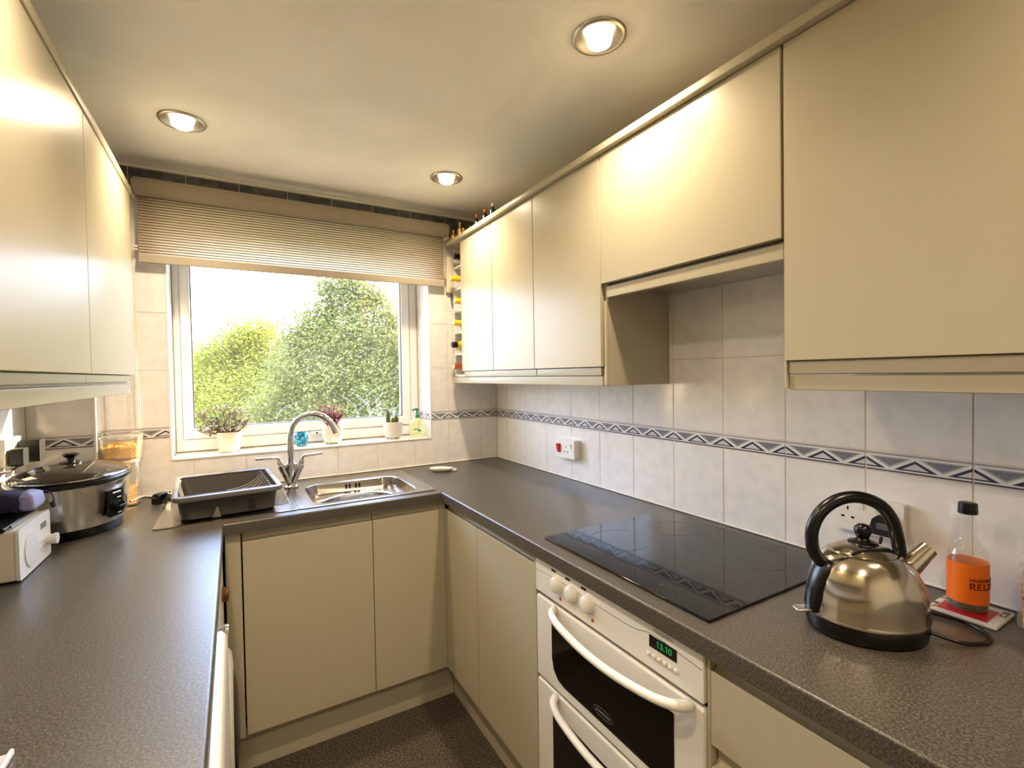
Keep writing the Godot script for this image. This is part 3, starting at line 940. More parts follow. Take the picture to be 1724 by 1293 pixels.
# ------------------------------------------------------------------ sink
func sink_and_tap() -> void:
	var t := thing("sink", "stainless steel inset sink with ribbed drainer below the window", "sink")
	var h := TOP + 0.004
	var n := 8
	# plate round the bowl
	var bc := Vector3(-0.874, 0, 0.347)
	var g := Geo.new()
	var o0 := rrect(0.268, 0.245, 0.012, TOP + 0.0006, n, Vector3(-0.872, 0, 0.325))
	var o1 := rrect(0.268, 0.245, 0.012, h, n, Vector3(-0.872, 0, 0.325))
	var o2 := rrect(0.262, 0.239, 0.012, h + 0.0012, n, Vector3(-0.872, 0, 0.325))
	var o3 := rrect(0.250, 0.227, 0.012, h - 0.001, n, Vector3(-0.872, 0, 0.325))
	var i0 := rrect(0.212, 0.186, 0.066, h - 0.001, n, bc)
	var i1 := rrect(0.206, 0.180, 0.062, h - 0.006, n, bc)
	var i2 := rrect(0.200, 0.174, 0.060, TOP - 0.036, n, bc)
	var i3 := rrect(0.190, 0.164, 0.064, TOP - 0.046, n, bc)
	var i4 := rrect(0.164, 0.136, 0.110, TOP - 0.050, n, bc)
	var i5 := rrect(0.157, 0.129, 0.106, TOP - 0.056, n, bc)
	var i6 := rrect(0.146, 0.118, 0.100, TOP - 0.140, n, bc)
	var i7 := rrect(0.130, 0.102, 0.090, TOP - 0.152, n, bc)
	var i8 := rrect(0.03, 0.03, 0.029, TOP - 0.156, n, bc)
	g.loft([o0, o1, o2, o3, i0, i1, i2, i3, i4, i5, i6, i7, i8], false, true)
	obj("bowl", g, M.sink, t, 40.0)
	g = Geo.new()
	g.lathe([Vector2(0, 0.0), Vector2(0.036, 0.0), Vector2(0.042, 0.002), Vector2(0.042, 0.0035), Vector2(0.03, 0.003), Vector2(0.0, 0.001)], 28, Transform3D(Basis(), bc + Vector3(0, TOP - 0.1575, 0)))
	obj("waste", g, M.chrome, t)
	# raised ring inside the bowl floor, catching the light
	for k in 4:
		obj("overflow_slot", boxed(Vector3(-0.870 + 0.016 * k + (0.012 if k > 1 else 0.0) - 0.03, TOP - 0.032, 0.1705), Vector3(-0.863 + 0.016 * k + (0.012 if k > 1 else 0.0) - 0.03, TOP - 0.012, 0.1765), 0.0), M.black, t)
	# drainer
	g = Geo.new()
	var dc := Vector3(-1.360, 0, 0.325)
	g.loft([rrect(0.219, 0.245, 0.012, TOP + 0.0006, n, dc), rrect(0.219, 0.245, 0.012, h, n, dc), rrect(0.213, 0.239, 0.012, h + 0.0012, n, dc), rrect(0.203, 0.227, 0.012, h - 0.0018, n, dc)], true, true)
	for k in 13:
		var z := 0.145 + k * 0.0255
		g.loft([rrect(0.175, 0.0058, 0.005, h - 0.002, 3, Vector3(-1.335, 0, z)), rrect(0.173, 0.0035, 0.003, h + 0.0006, 3, Vector3(-1.335, 0, z))], false, true)
	obj("drainer", g, M.sink, t, 40.0)
	# tap
	var at := Vector3(-1.128, h + 0.0014, 0.165)
	t = thing("tap", "chrome mixer tap with swan-neck spout and two lever handles", "tap", at)
	g = Geo.new()
	g.lathe([Vector2(0, 0), Vector2(0.032, 0), Vector2(0.032, 0.005), Vector2(0.026, 0.009), Vector2(0.021, 0.012), Vector2(0.0, 0.012)], 32)
	obj("base_ring", g, M.chrome, t)
	var f := Vector3(0.92, 0, 0.39).normalized()
	var arms := []
	for s in [-1, 1]:
		g = Geo.new()
		var dir: Vector3 = Vector3(s * 0.88, 0, 0.12 * s)
		g.tube([Vector3(0, 0.012, 0), Vector3(0, 0.02, 0) + dir * 0.008, Vector3(0, 0.093, 0) + dir * 0.042, Vector3(0, 0.098, 0) + dir * 0.044], [0.013, 0.015, 0.0165, 0.0155], 20)
		obj("valve_body", g, M.chrome, t)
		g = Geo.new()
		var top := Vector3(0, 0.100, 0) + dir * 0.045
		g.tube([top, top + Vector3(dir.x * 0.004, 0.012, dir.z * 0.004), top + Vector3(dir.x * 0.007, 0.020, dir.z * 0.007)], [0.0125, 0.0115, 0.009], 16)
		obj("valve_collar", g, M.chrome, t)
		g = Geo.new()
		var a := top + Vector3(dir.x * 0.007, 0.021, dir.z * 0.007)
		var b := a + Vector3(s * 0.008, 0.012, 0.004)
		var c := b + (Vector3(-0.085, 0.004, 0.012) if s < 0 else Vector3(0.075, 0.010, 0.030))
		g.tube(curve([a, b, b + (c - b) * 0.35, c], 5), [0.0075, 0.0075, 0.0072, 0.007, 0.007, 0.007, 0.0068, 0.0066, 0.0064, 0.0062, 0.006, 0.0058, 0.0056, 0.0054, 0.0052, 0.0046], 12)
		obj("lever", g, M.chrome, t)
	g = Geo.new()
	g.loft([oval(0.018, 0.012, 0.016, 24), oval(0.030, 0.014, 0.075, 24), oval(0.026, 0.016, 0.098, 24), oval(0.016, 0.016, 0.106, 24)])
	obj("tap_body", g, M.chrome, t)
	var path := [Vector3(0, 0.10, 0), Vector3(0, 0.15, 0), Vector3(0, 0.20, 0)]
	for k in range(0, 15):
		var an := PI * 0.90 * k / 14.0
		path.append(Vector3(0, 0.222, 0) + f * (0.096 - 0.096 * cos(an)) + Vector3(0, 0.098 * sin(an), 0))
	path.append(path[-1] + (path[-1] - path[-2]).normalized() * 0.022)
	g = Geo.new()
	var rad := []
	for k in path.size(): rad.append(lerpf(0.0155, 0.0125, minf(1.0, k / 5.0)))
	g.tube(path, rad, 20)
	obj("spout", g, M.chrome, t)

# ------------------------------------------------------------------ blind
func blind() -> void:
	var t := thing("roller_blind", "ribbed beige roller blind part lowered over the window", "blind")
	var xl := -1.662
	var xr := -0.330
	var g := Geo.new()
	g.lathe([Vector2(0, 0), Vector2(0.034, 0), Vector2(0.034, xr - xl + 0.014), Vector2(0, xr - xl + 0.014)], 30, Transform3D(Basis(Vector3(0, 0, 1), Vector3(1, 0, 0), Vector3(0, 1, 0)), Vector3(xl - 0.004, 2.178, 0.062)))
	# fine ribs on the rolled fabric
	for k in 12:
		var a := deg_to_rad(-70.0 + k * 18.0)
		g.tube([Vector3(xl, 2.178 + 0.034 * sin(a), 0.062 + 0.034 * cos(a)), Vector3(xr, 2.178 + 0.034 * sin(a), 0.062 + 0.034 * cos(a))], 0.0022, 5)
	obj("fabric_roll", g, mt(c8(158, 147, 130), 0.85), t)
	g = Geo.new()
	var lines := Geo.new()
	var y := 2.165
	while y > 1.908:                    # woven fabric: rounded ribs with a dark thread in every groove
		var prof := [Vector2(0.0385, y), Vector2(0.0415, y - 0.0012), Vector2(0.0428, y - 0.0040), Vector2(0.0415, y - 0.0068), Vector2(0.0385, y - 0.0080), Vector2(0.0385, y - 0.0112)]
		for k in 5:
			var a: Vector2 = prof[k]
			var b: Vector2 = prof[k + 1]
			g.quad(Vector3(xl + 0.004, b.y, b.x), Vector3(xr - 0.004, b.y, b.x), Vector3(xr - 0.004, a.y, a.x), Vector3(xl + 0.004, a.y, a.x))
		lines.box(Vector3(xl + 0.004, y - 0.0110, 0.0387), Vector3(xr - 0.004, y - 0.0082, 0.0402), 0.0005)
		y -= 0.0112
	var fb := obj("fabric", g, M.fabric, t, 60.0)
	obj("groove_threads", lines, M.fabric_dark, fb).set_meta("kind", "stuff")
	g = Geo.new()
	g.box(Vector3(xl + 0.002, 1.878, 0.0355), Vector3(xr - 0.002, 1.913, 0.0455), 0.003)
	obj("bottom_bar", g, mt(c8(170, 158, 140), 0.85), t)
	for x in [xl - 0.009, xr + 0.012]:
		block("bracket", Vector3(x - 0.003, 2.135, 0.002), Vector3(x + 0.003, 2.205, 0.075), M.cream, t, 0.002)
	for x in [xl - 0.006, xr + 0.003]:
		g = Geo.new()
		g.box(Vector3(x - 0.006, 1.925, 0.03), Vector3(x + 0.006, 1.931, 0.048), 0.001)
		g.box(Vector3(x - 0.006, 1.937, 0.03), Vector3(x + 0.006, 1.943, 0.048), 0.001)
		g.box(Vector3(x - 0.003, 1.92, 0.024), Vector3(x + 0.003, 1.95, 0.032), 0.001)
		obj("clip", g, M.cream, t)
	# bead chain: two strands hanging at the left end
	g = Geo.new()
	for s in [[-1.682, 0.078, 2.16, 1.205], [-1.678, 0.060, 2.16, 1.205]]:
		var yy: float = s[2]
		while yy > s[3]:
			var q := (2.16 - yy)
			g.lathe([Vector2(0, -0.0021), Vector2(0.0015, -0.0015), Vector2(0.0021, 0), Vector2(0.0015, 0.0015), Vector2(0, 0.0021)], 6, Transform3D(Basis(), Vector3(s[0] + 0.012 * q, yy, s[1])))
			yy -= 0.0058
		g.tube([Vector3(s[0], 2.16, s[1]), Vector3(s[0] + 0.012 * (2.16 - s[3]), s[3], s[1])], 0.0007, 4)
	var ch := obj("bead_chain", g, M.cream, t)
	ch.set_meta("kind", "stuff")
	g = Geo.new()
	g.box(Vector3(-0.312, 1.852, 0.0005), Vector3(-0.272, 2.052, 0.030), 0.006)
	var wb := thing("trunking_box", "narrow cream trunking box on the end wall beside the wine rack", "trunking box")
	obj("cover", g, M.cream, wb)
	g = Geo.new()
	g.tube(curve([Vector3(-0.285, 1.852, 0.014), Vector3(-0.282, 1.81, 0.016), Vector3(-0.272, 1.785, 0.012), Vector3(-0.262, 1.80, 0.008), Vector3(-0.258, 1.86, 0.006)]), 0.003, 6)
	obj("cable", g, M.print_grey, wb)

# ------------------------------------------------------------------ small things
func small_things() -> void:
	kettle()
	sockets()
	relish_corner()
	slow_cooker()
	left_counter()
	dish_rack()
	sill()
	miniatures()

func kettle() -> void:
	var turn := -0.52
	var t := thing("kettle", "brushed steel dome kettle with black arched handle beside the hob", "kettle", Vector3(-0.318, TOP + 0.0005, 2.045), turn)
	t.scale = Vector3.ONE * 0.88
	# local +x points along the spout
	var g := Geo.new()
	g.loft([oval(0.104, 0.088, 0.0, 48), oval(0.112, 0.096, 0.004, 48), oval(0.115, 0.099, 0.020, 48), oval(0.111, 0.095, 0.032, 48)])
	obj("power_base", g, M.black, t)
	g = Geo.new()
	g.loft([oval(0.111, 0.096, 0.0325, 56), oval(0.1155, 0.100, 0.036, 56), oval(0.116, 0.1005, 0.040, 56), oval(0.113, 0.098, 0.044, 56), oval(0.112, 0.098, 0.065, 56), oval(0.109, 0.097, 0.090, 56), oval(0.102, 0.092, 0.115, 56, Vector3(-0.001, 0, 0)), oval(0.092, 0.084, 0.136, 56, Vector3(-0.002, 0, 0)), oval(0.078, 0.074, 0.153, 56, Vector3(-0.003, 0, 0)), oval(0.066, 0.064, 0.163, 56, Vector3(-0.004, 0, 0)), oval(0.059, 0.058, 0.165, 56, Vector3(-0.004, 0, 0))])
	obj("body", g, M.kettle, t, 60.0)
	g = Geo.new()
	var lc := Transform3D(Basis(), Vector3(-0.004, 0.1655, 0))
	g.lathe([Vector2(0.0575, 0.0), Vector2(0.058, 0.0015), Vector2(0.050, 0.007), Vector2(0.038, 0.013), Vector2(0.022, 0.0175), Vector2(0.0, 0.019)], 40, lc)
	var lid := obj("lid", g, M.kettle, t, 60.0)
	g = Geo.new()
	g.lathe([Vector2(0.028, 0.0), Vector2(0.027, 0.003), Vector2(0.016, 0.006), Vector2(0.011, 0.011), Vector2(0.0135, 0.018), Vector2(0.0165, 0.026), Vector2(0.0155, 0.034), Vector2(0.009, 0.040), Vector2(0.0, 0.0415)], 28, Transform3D(Basis(), Vector3(-0.004, 0.1815, 0)))
	obj("lid_knob", g, M.black, lid, 60.0)
	g = Geo.new()
	var hp := curve([Vector3(-0.084, 0.138, 0), Vector3(-0.098, 0.148, 0), Vector3(-0.112, 0.175, 0), Vector3(-0.112, 0.215, 0), Vector3(-0.092, 0.252, 0), Vector3(-0.055, 0.276, 0), Vector3(-0.012, 0.280, 0), Vector3(0.030, 0.264, 0), Vector3(0.056, 0.235, 0), Vector3(0.068, 0.200, 0), Vector3(0.074, 0.168, 0), Vector3(0.076, 0.146, 0)], 5)
	g.tube(hp, 0.0128, 16)
	obj("handle", g, M.black, t)
	# grip root running down the back of the body
	g = Geo.new()
	var loops := []
	for k in [[0.040, -0.118, 0.012], [0.070, -0.116, 0.016], [0.100, -0.109, 0.017], [0.125, -0.099, 0.018], [0.143, -0.088, 0.018], [0.150, -0.082, 0.012]]:
		loops.append(oval(0.016, k[2] * 1.55, k[0], 20, Vector3(k[1] + 0.0085, 0, 0)))
	g.loft(loops)
	obj("handle_root", g, M.black, t)
	g = Geo.new()
	g.tube([Vector3(0.072, 0.112, 0), Vector3(0.100, 0.134, 0), Vector3(0.128, 0.160, 0), Vector3(0.136, 0.167, 0)], [0.026, 0.022, 0.0185, 0.018], 24, false)
	g.tube([Vector3(0.136, 0.167, 0), Vector3(0.128, 0.160, 0), Vector3(0.110, 0.143, 0)], [0.018, 0.0168, 0.017], 24, false)
	obj("spout", g, M.kettle, t, 60.0)
	g = Geo.new()
	g.box(Vector3(-0.150, 0.040, -0.012), Vector3(-0.114, 0.047, 0.012), 0.003)
	obj("switch_lever", g, M.chrome, t)
	var cable := curve([Vector3(-0.262, TOP + 0.010, 2.122), Vector3(-0.245, TOP + 0.005, 2.165), Vector3(-0.205, TOP + 0.0045, 2.186), Vector3(-0.172, TOP + 0.0045, 2.176), Vector3(-0.152, TOP + 0.0045, 2.140), Vector3(-0.158, TOP + 0.0045, 2.095), Vector3(-0.170, TOP + 0.0045, 2.050), Vector3(-0.165, TOP + 0.008, 2.00), Vector3(-0.12, TOP + 0.03, 1.975), Vector3(-0.07, TOP + 0.075, 1.965), Vector3(-0.052, TOP + 0.098, 1.963)], 6)
	var into := t.transform.affine_inverse()
	for k in cable.size(): cable[k] = into * cable[k]
	g = Geo.new()
	g.tube(cable, 0.0039, 8)
	obj("cord", g, M.black, t)

func socket_plate(t: Node3D, xf: Transform3D, w: float, h: float, depth: float) -> void:
	var g := Geo.new()
	g.prism(rpoly(w, h, 0.004), 0.0005, depth, xf)
	obj("box", g, M.white, t)
	g = Geo.new()
	g.prism(rpoly(w - 0.001, h - 0.001, 0.005), depth, depth + 0.004, xf)
	obj("plate", g, M.white, t)

func outlet(t: Node3D, xf: Transform3D, c: Vector2, d: float) -> void:
	for p in [[0.0, 0.011, 0.0042, 0.0085], [-0.011, -0.011, 0.0075, 0.0046], [0.011, -0.011, 0.0075, 0.0046]]:
		var g := Geo.new()
		g.prism(rpoly(p[2], p[3], 0.0005, 2, c + Vector2(p[0], p[1])), d, d + 0.0003, xf)
		obj("pin_hole", g, M.black, t)

func rocker(t: Node3D, xf: Transform3D, c: Vector2, d: float, m: Material) -> void:
	var g := Geo.new()
	g.prism(PackedVector2Array([Vector2(-0.0115, d), Vector2(-0.0115, d + 0.0022), Vector2(0.0, d + 0.003), Vector2(0.0115, d + 0.0048), Vector2(0.0115, d)]), -0.005, 0.005, xf * Transform3D(Basis(Vector3(0, 1, 0), Vector3(0, 0, 1), Vector3(1, 0, 0)), Vector3(c.x, c.y, 0)))
	obj("switch", g, m, t)

func sockets() -> void:
	# behind the kettle
	var t := thing("socket", "white double socket behind the kettle with a black plug in it", "socket")
	var xf := on_right(0.0, 1.921, 1.040)
	socket_plate(t, xf, 0.147, 0.087, 0.016)
	for s in [-1, 1]:
		outlet(t, xf, Vector2(s * 0.043, 0.001), 0.0201)
		rocker(t, xf, Vector2(s * 0.0135, 0.026), 0.020, M.white)
	var pl := thing("plug", "black three-pin plug in the socket behind the kettle", "plug")
	var g := Geo.new()
	var px := on_right(-0.0205, 1.964, 1.032)
	g.prism(PackedVector2Array([Vector2(-0.025, -0.022), Vector2(0.025, -0.022), Vector2(0.026, -0.005), Vector2(0.021, 0.014), Vector2(0.010, 0.024), Vector2(-0.010, 0.024), Vector2(-0.021, 0.014), Vector2(-0.026, -0.005)]), 0.0005, 0.030, px)
	var pb := obj("plug_body", g, M.matte_black, pl)
	g = Geo.new()
	g.prism(rpoly(0.024, 0.014, 0.002), 0.030, 0.0306, px)
	obj("plug_cover", g, M.print_grey, pb)
	# cooker switch
	t = thing("socket", "white cooker switch with red rocker and one outlet on the right wall", "socket")
	xf = on_right(0.0, 0.717, 1.054)
	socket_plate(t, xf, 0.147, 0.084, 0.034)
	g = Geo.new()
	g.prism(PackedVector2Array([Vector2(-0.020, 0.038), Vector2(-0.020, 0.043), Vector2(0.020, 0.050), Vector2(0.020, 0.038)]), -0.0105, 0.0105, xf * Transform3D(Basis(Vector3(0, 1, 0), Vector3(0, 0, 1), Vector3(1, 0, 0)), Vector3(-0.041, 0.0, 0)))
	obj("cooker_rocker", g, M.red, t)
	outlet(t, xf, Vector2(0.012, -0.002), 0.0381)
	rocker(t, xf, Vector2(0.046, 0.014), 0.038, M.white)
	for s in [-0.066, 0.066]:
		g = Geo.new()
		g.prism(rpoly(0.005, 0.005, 0.0024, 3, Vector2(s, -0.004)), 0.038, 0.0386, xf)
		obj("screw", g, M.steel, t)
	# left wall
	t = thing("socket", "white double socket on the left wall behind the slow cooker", "socket")
	xf = on_left(XL, 0.318, 1.175)
	socket_plate(t, xf, 0.147, 0.087, 0.012)
	for s in [-1, 1]: rocker(t, xf, Vector2(s * 0.0135, 0.026), 0.016, M.white)
	var pos := [[-0.045, 0.058, 0.062, "bulky black mains adaptor in the left wall socket, nearer the corner"], [0.040, 0.048, 0.044, "small black plug in the left wall socket, nearer the viewer"]]
	for k in 2:
		var p: Array = pos[k]
		var q := thing("plug", p[3], "plug")
		g = Geo.new()
		var pxf := on_left(XL + 0.0165, 0.318 + p[0], 1.168 - 0.010 * k)
		g.prism(rpoly(p[1], p[2] + 0.012, 0.008), 0.0065, 0.038 + 0.018 * (1 - k), pxf)
		var bd := obj("plug_body", g, M.matte_black, q)
		var a := pxf * Vector3(0, -p[2] / 2 - 0.004, 0.018)
		g = Geo.new()
		g.tube(curve([a, Vector3(-1.957 + 0.006 * k, a.y - 0.012, a.z + 0.03), Vector3(-1.966 + 0.008 * k, 1.115 + 0.01 * k, 0.50), Vector3(-1.966 + 0.008 * k, 1.10, 0.60), Vector3(-1.966 + 0.008 * k, 1.05, 0.635), Vector3(-1.966 + 0.008 * k, 0.98, 0.640)], 6), 0.003, 6)
		obj("cable", g, M.cord, bd)

func relish_corner() -> void:
	var tr := thing("trivet", "white tile trivet with red square print under the sauce bottle", "trivet", Vector3(-0.085, TOP + 0.0005, 2.127), 0.0)
	obj("tile", boxed(Vector3(-0.050, 0, -0.052), Vector3(0.050, 0.007, 0.052), 0.0015), M.ceramic, tr)
	obj("red_print", boxed(Vector3(-0.042, 0.007, -0.040), Vector3(0.028, 0.0074, 0.036), 0.0), M.trivet_red, tr)
	for k in [[0.026, 0.0435], [-0.030, -0.0465], [0.030, -0.0465]]:
		var p := obj("grey_print", boxed(Vector3(k[0] - 0.016, 0.007, k[1] - 0.005), Vector3(k[0] + 0.016, 0.0073, k[1] + 0.005), 0.0), M.print_grey, tr)
		obj("print_letter", boxed(Vector3(k[0] - 0.011, 0.0073, k[1] - 0.0025), Vector3(k[0] + 0.002, 0.0075, k[1] + 0.0025), 0.0), M.ceramic, p)
	var b := thing("sauce_bottle", "orange-labelled relish bottle with black cap on the trivet", "bottle", Vector3(-0.077, TOP + 0.0082, 2.121))
	var r := 0.0315
	var g := Geo.new()
	g.lathe([Vector2(0, 0), Vector2(r - 0.003, 0), Vector2(r, 0.004), Vector2(r, 0.100), Vector2(r - 0.0015, 0.110), Vector2(r - 0.008, 0.124), Vector2(0.0165, 0.134), Vector2(0.0138, 0.142), Vector2(0.0118, 0.188), Vector2(0, 0.188)], 40)
	obj("glass", g, M.bottle_glass, b, 45.0)
	g = Geo.new()
	g.lathe([Vector2(0, 0.0015), Vector2(r - 0.0045, 0.0015), Vector2(r - 0.0015, 0.005), Vector2(r - 0.0015, 0.017), Vector2(0, 0.017)], 36)
	obj("sauce", g, M.sauce, b)
	g = Geo.new()
	g.lathe([Vector2(r + 0.0002, 0.016), Vector2(r + 0.0006, 0.016), Vector2(r + 0.0006, 0.094), Vector2(r + 0.0002, 0.094), Vector2(r + 0.0002, 0.016)], 40)
	var lb := obj("label", g, M.orange, b)
	put("lettering", wrapped("RELISH", 0.0135, r + 0.0006, 2.77, 0.052), M.label_ink, lb)
	put("lettering", wrapped("HENDERSON'S", 0.0062, r + 0.0006, 2.77, 0.0645), M.label_ink, lb)
	g = Geo.new()
	g.lathe([Vector2(0, 0.188), Vector2(0.0152, 0.188), Vector2(0.0155, 0.19), Vector2(0.0148, 0.208), Vector2(0.013, 0.2095), Vector2(0, 0.2095)], 28)
	obj("cap", g, M.black, b)
	var j := thing("spice_jar", "tall square spice jar with steel lid at the right edge", "jar", Vector3(-0.047, TOP + 0.0005, 2.230), 0.0)
	g = Geo.new()
	g.loft([rrect(0.036, 0.036, 0.008, 0.0), rrect(0.039, 0.039, 0.009, 0.004), rrect(0.036, 0.036, 0.009, 0.135), rrect(0.031, 0.031, 0.014, 0.143)])
	obj("glass", g, M.clear, j)
	g = Geo.new()
	g.loft([rrect(0.033, 0.033, 0.007, 0.004), rrect(0.0335, 0.0335, 0.007, 0.105)])
	obj("spices", g, M.spice, j)
	g = Geo.new()
	g.lathe([Vector2(0, 0.1435), Vector2(0.033, 0.1435), Vector2(0.034, 0.146), Vector2(0.033, 0.186), Vector2(0.031, 0.188), Vector2(0, 0.188)], 36)
	obj("lid", g, M.steel, j)
	g = Geo.new()
	g.box(Vector3(-0.0405, 0.040, -0.016), Vector3(-0.0382, 0.062, 0.004), 0.0003)
	obj("paper_label", g, M.label_white, j)

func slow_cooker() -> void:
	var t := thing("slow_cooker", "oval stainless steel slow cooker with glass lid on the left worktop", "slow cooker", Vector3(-1.808, TOP + 0.0005, 0.395))
	var n := 56
	var g := Geo.new()
	g.loft([oval(0.115, 0.150, 0.0, n), oval(0.125, 0.160, 0.003, n), oval(0.131, 0.172, 0.028, n)])
	obj("foot", g, M.black, t)
	g = Geo.new()
	g.loft([oval(0.130, 0.172, 0.0285, n), oval(0.137, 0.182, 0.034, n), oval(0.144, 0.195, 0.090, n), oval(0.148, 0.204, 0.160, n), oval(0.149, 0.205, 0.164, n)])
	obj("body", g, M.shine, t, 60.0)
	g = Geo.new()
	g.loft([oval(0.150, 0.206, 0.1645, n), oval(0.154, 0.212, 0.168, n), oval(0.154, 0.212, 0.178, n), oval(0.150, 0.206, 0.182, n)])
	obj("pot_rim", g, M.black, t)
	g = Geo.new()
	g.loft([oval(0.148, 0.204, 0.1825, n), oval(0.149, 0.205, 0.186, n), oval(0.135, 0.188, 0.196, n), oval(0.105, 0.148, 0.208, n), oval(0.060, 0.085, 0.217, n), oval(0.010, 0.014, 0.220, n)])
	var lid := obj("lid", g, M.lid, t, 60.0)
	g = Geo.new()
	var ring := []
	for k in n + 1:
		var a := TAU * k / n
		ring.append(Vector3(0.148 * cos(a), 0.1855, 0.204 * sin(a)))
	g.tube(ring, 0.0032, 6)
	obj("lid_rim", g, M.chrome, lid)
	g = Geo.new()
	g.lathe([Vector2(0.030, 0.2205), Vector2(0.029, 0.224), Vector2(0.012, 0.227), Vector2(0.011, 0.236), Vector2(0.020, 0.243), Vector2(0.021, 0.249), Vector2(0.015, 0.252), Vector2(0, 0.2525)], 28)
	obj("lid_knob", g, M.black, lid)
	# control panel on the side towards the aisle
	var a := 0.56
	var pc := Vector3(0.148 * cos(a), 0.095, 0.198 * sin(a))
	var nn := Vector3(cos(a) / 0.148, 0, sin(a) / 0.198).normalized()
	var xf := Transform3D(Basis(Vector3.UP.cross(nn), Vector3.UP, nn), pc + nn * -0.002)
	g = Geo.new()
	g.prism(rpoly(0.060, 0.086, 0.006), 0.0, 0.008, xf)
	var cp := obj("control_panel", g, M.black, t)
	g = Geo.new()
	g.lathe([Vector2(0.018, 0), Vector2(0.016, 0.014), Vector2(0, 0.015)], 24, xf * Transform3D(Basis(Vector3.RIGHT, PI / 2), Vector3(0.004, -0.012, 0.008)))
	g.box(Vector3(-0.012, -0.0145, 0.022), Vector3(0.020, -0.0095, 0.028), 0.001, xf)
	obj("dial", g, M.black, cp)
	g = Geo.new()
	g.prism(rpoly(0.036, 0.004, 0.001, 2, Vector2(0.004, 0.032)), 0.008, 0.0085, xf)
	g.prism(rpoly(0.018, 0.003, 0.001, 2, Vector2(0.014, 0.014)), 0.008, 0.0085, xf)
	g.prism(rpoly(0.018, 0.003, 0.001, 2, Vector2(0.014, -0.036)), 0.008, 0.0085, xf)
	obj("dial_print", g, M.label_white, cp)
	# its cord, ending in an unplugged plug
	g = Geo.new()
	var tail := curve([Vector3(-1.672, TOP + 0.05, 0.30), Vector3(-1.645, TOP + 0.052, 0.24), Vector3(-1.632, TOP + 0.038, 0.20), Vector3(-1.612, TOP + 0.024, 0.175)], 6)
	for k in tail.size(): tail[k] -= t.position
	g.tube(tail, 0.0036, 8)
	obj("cord", g, M.cord, t)
	var p := thing("plug", "black plug lying loose on the worktop left of the dish rack", "plug", Vector3(-1.598, TOP + 0.0005, 0.152), 0.9)
	g = Geo.new()
	g.loft([rrect(0.026, 0.020, 0.008, 0.0), rrect(0.028, 0.022, 0.008, 0.006), rrect(0.026, 0.020, 0.008, 0.034), rrect(0.020, 0.014, 0.008, 0.040)])
	var bd := obj("plug_body", g, M.black, p)
	g = Geo.new()
	for k in [[0.020, 0.010], [0.020, -0.010], [0.034, 0.0]]:
		g.box(Vector3(0.0265, k[0] - 0.003, k[1] - 0.002), Vector3(0.044, k[0] + 0.003, k[1] + 0.002), 0.0005)
	obj("pins", g, M.bronze, bd)

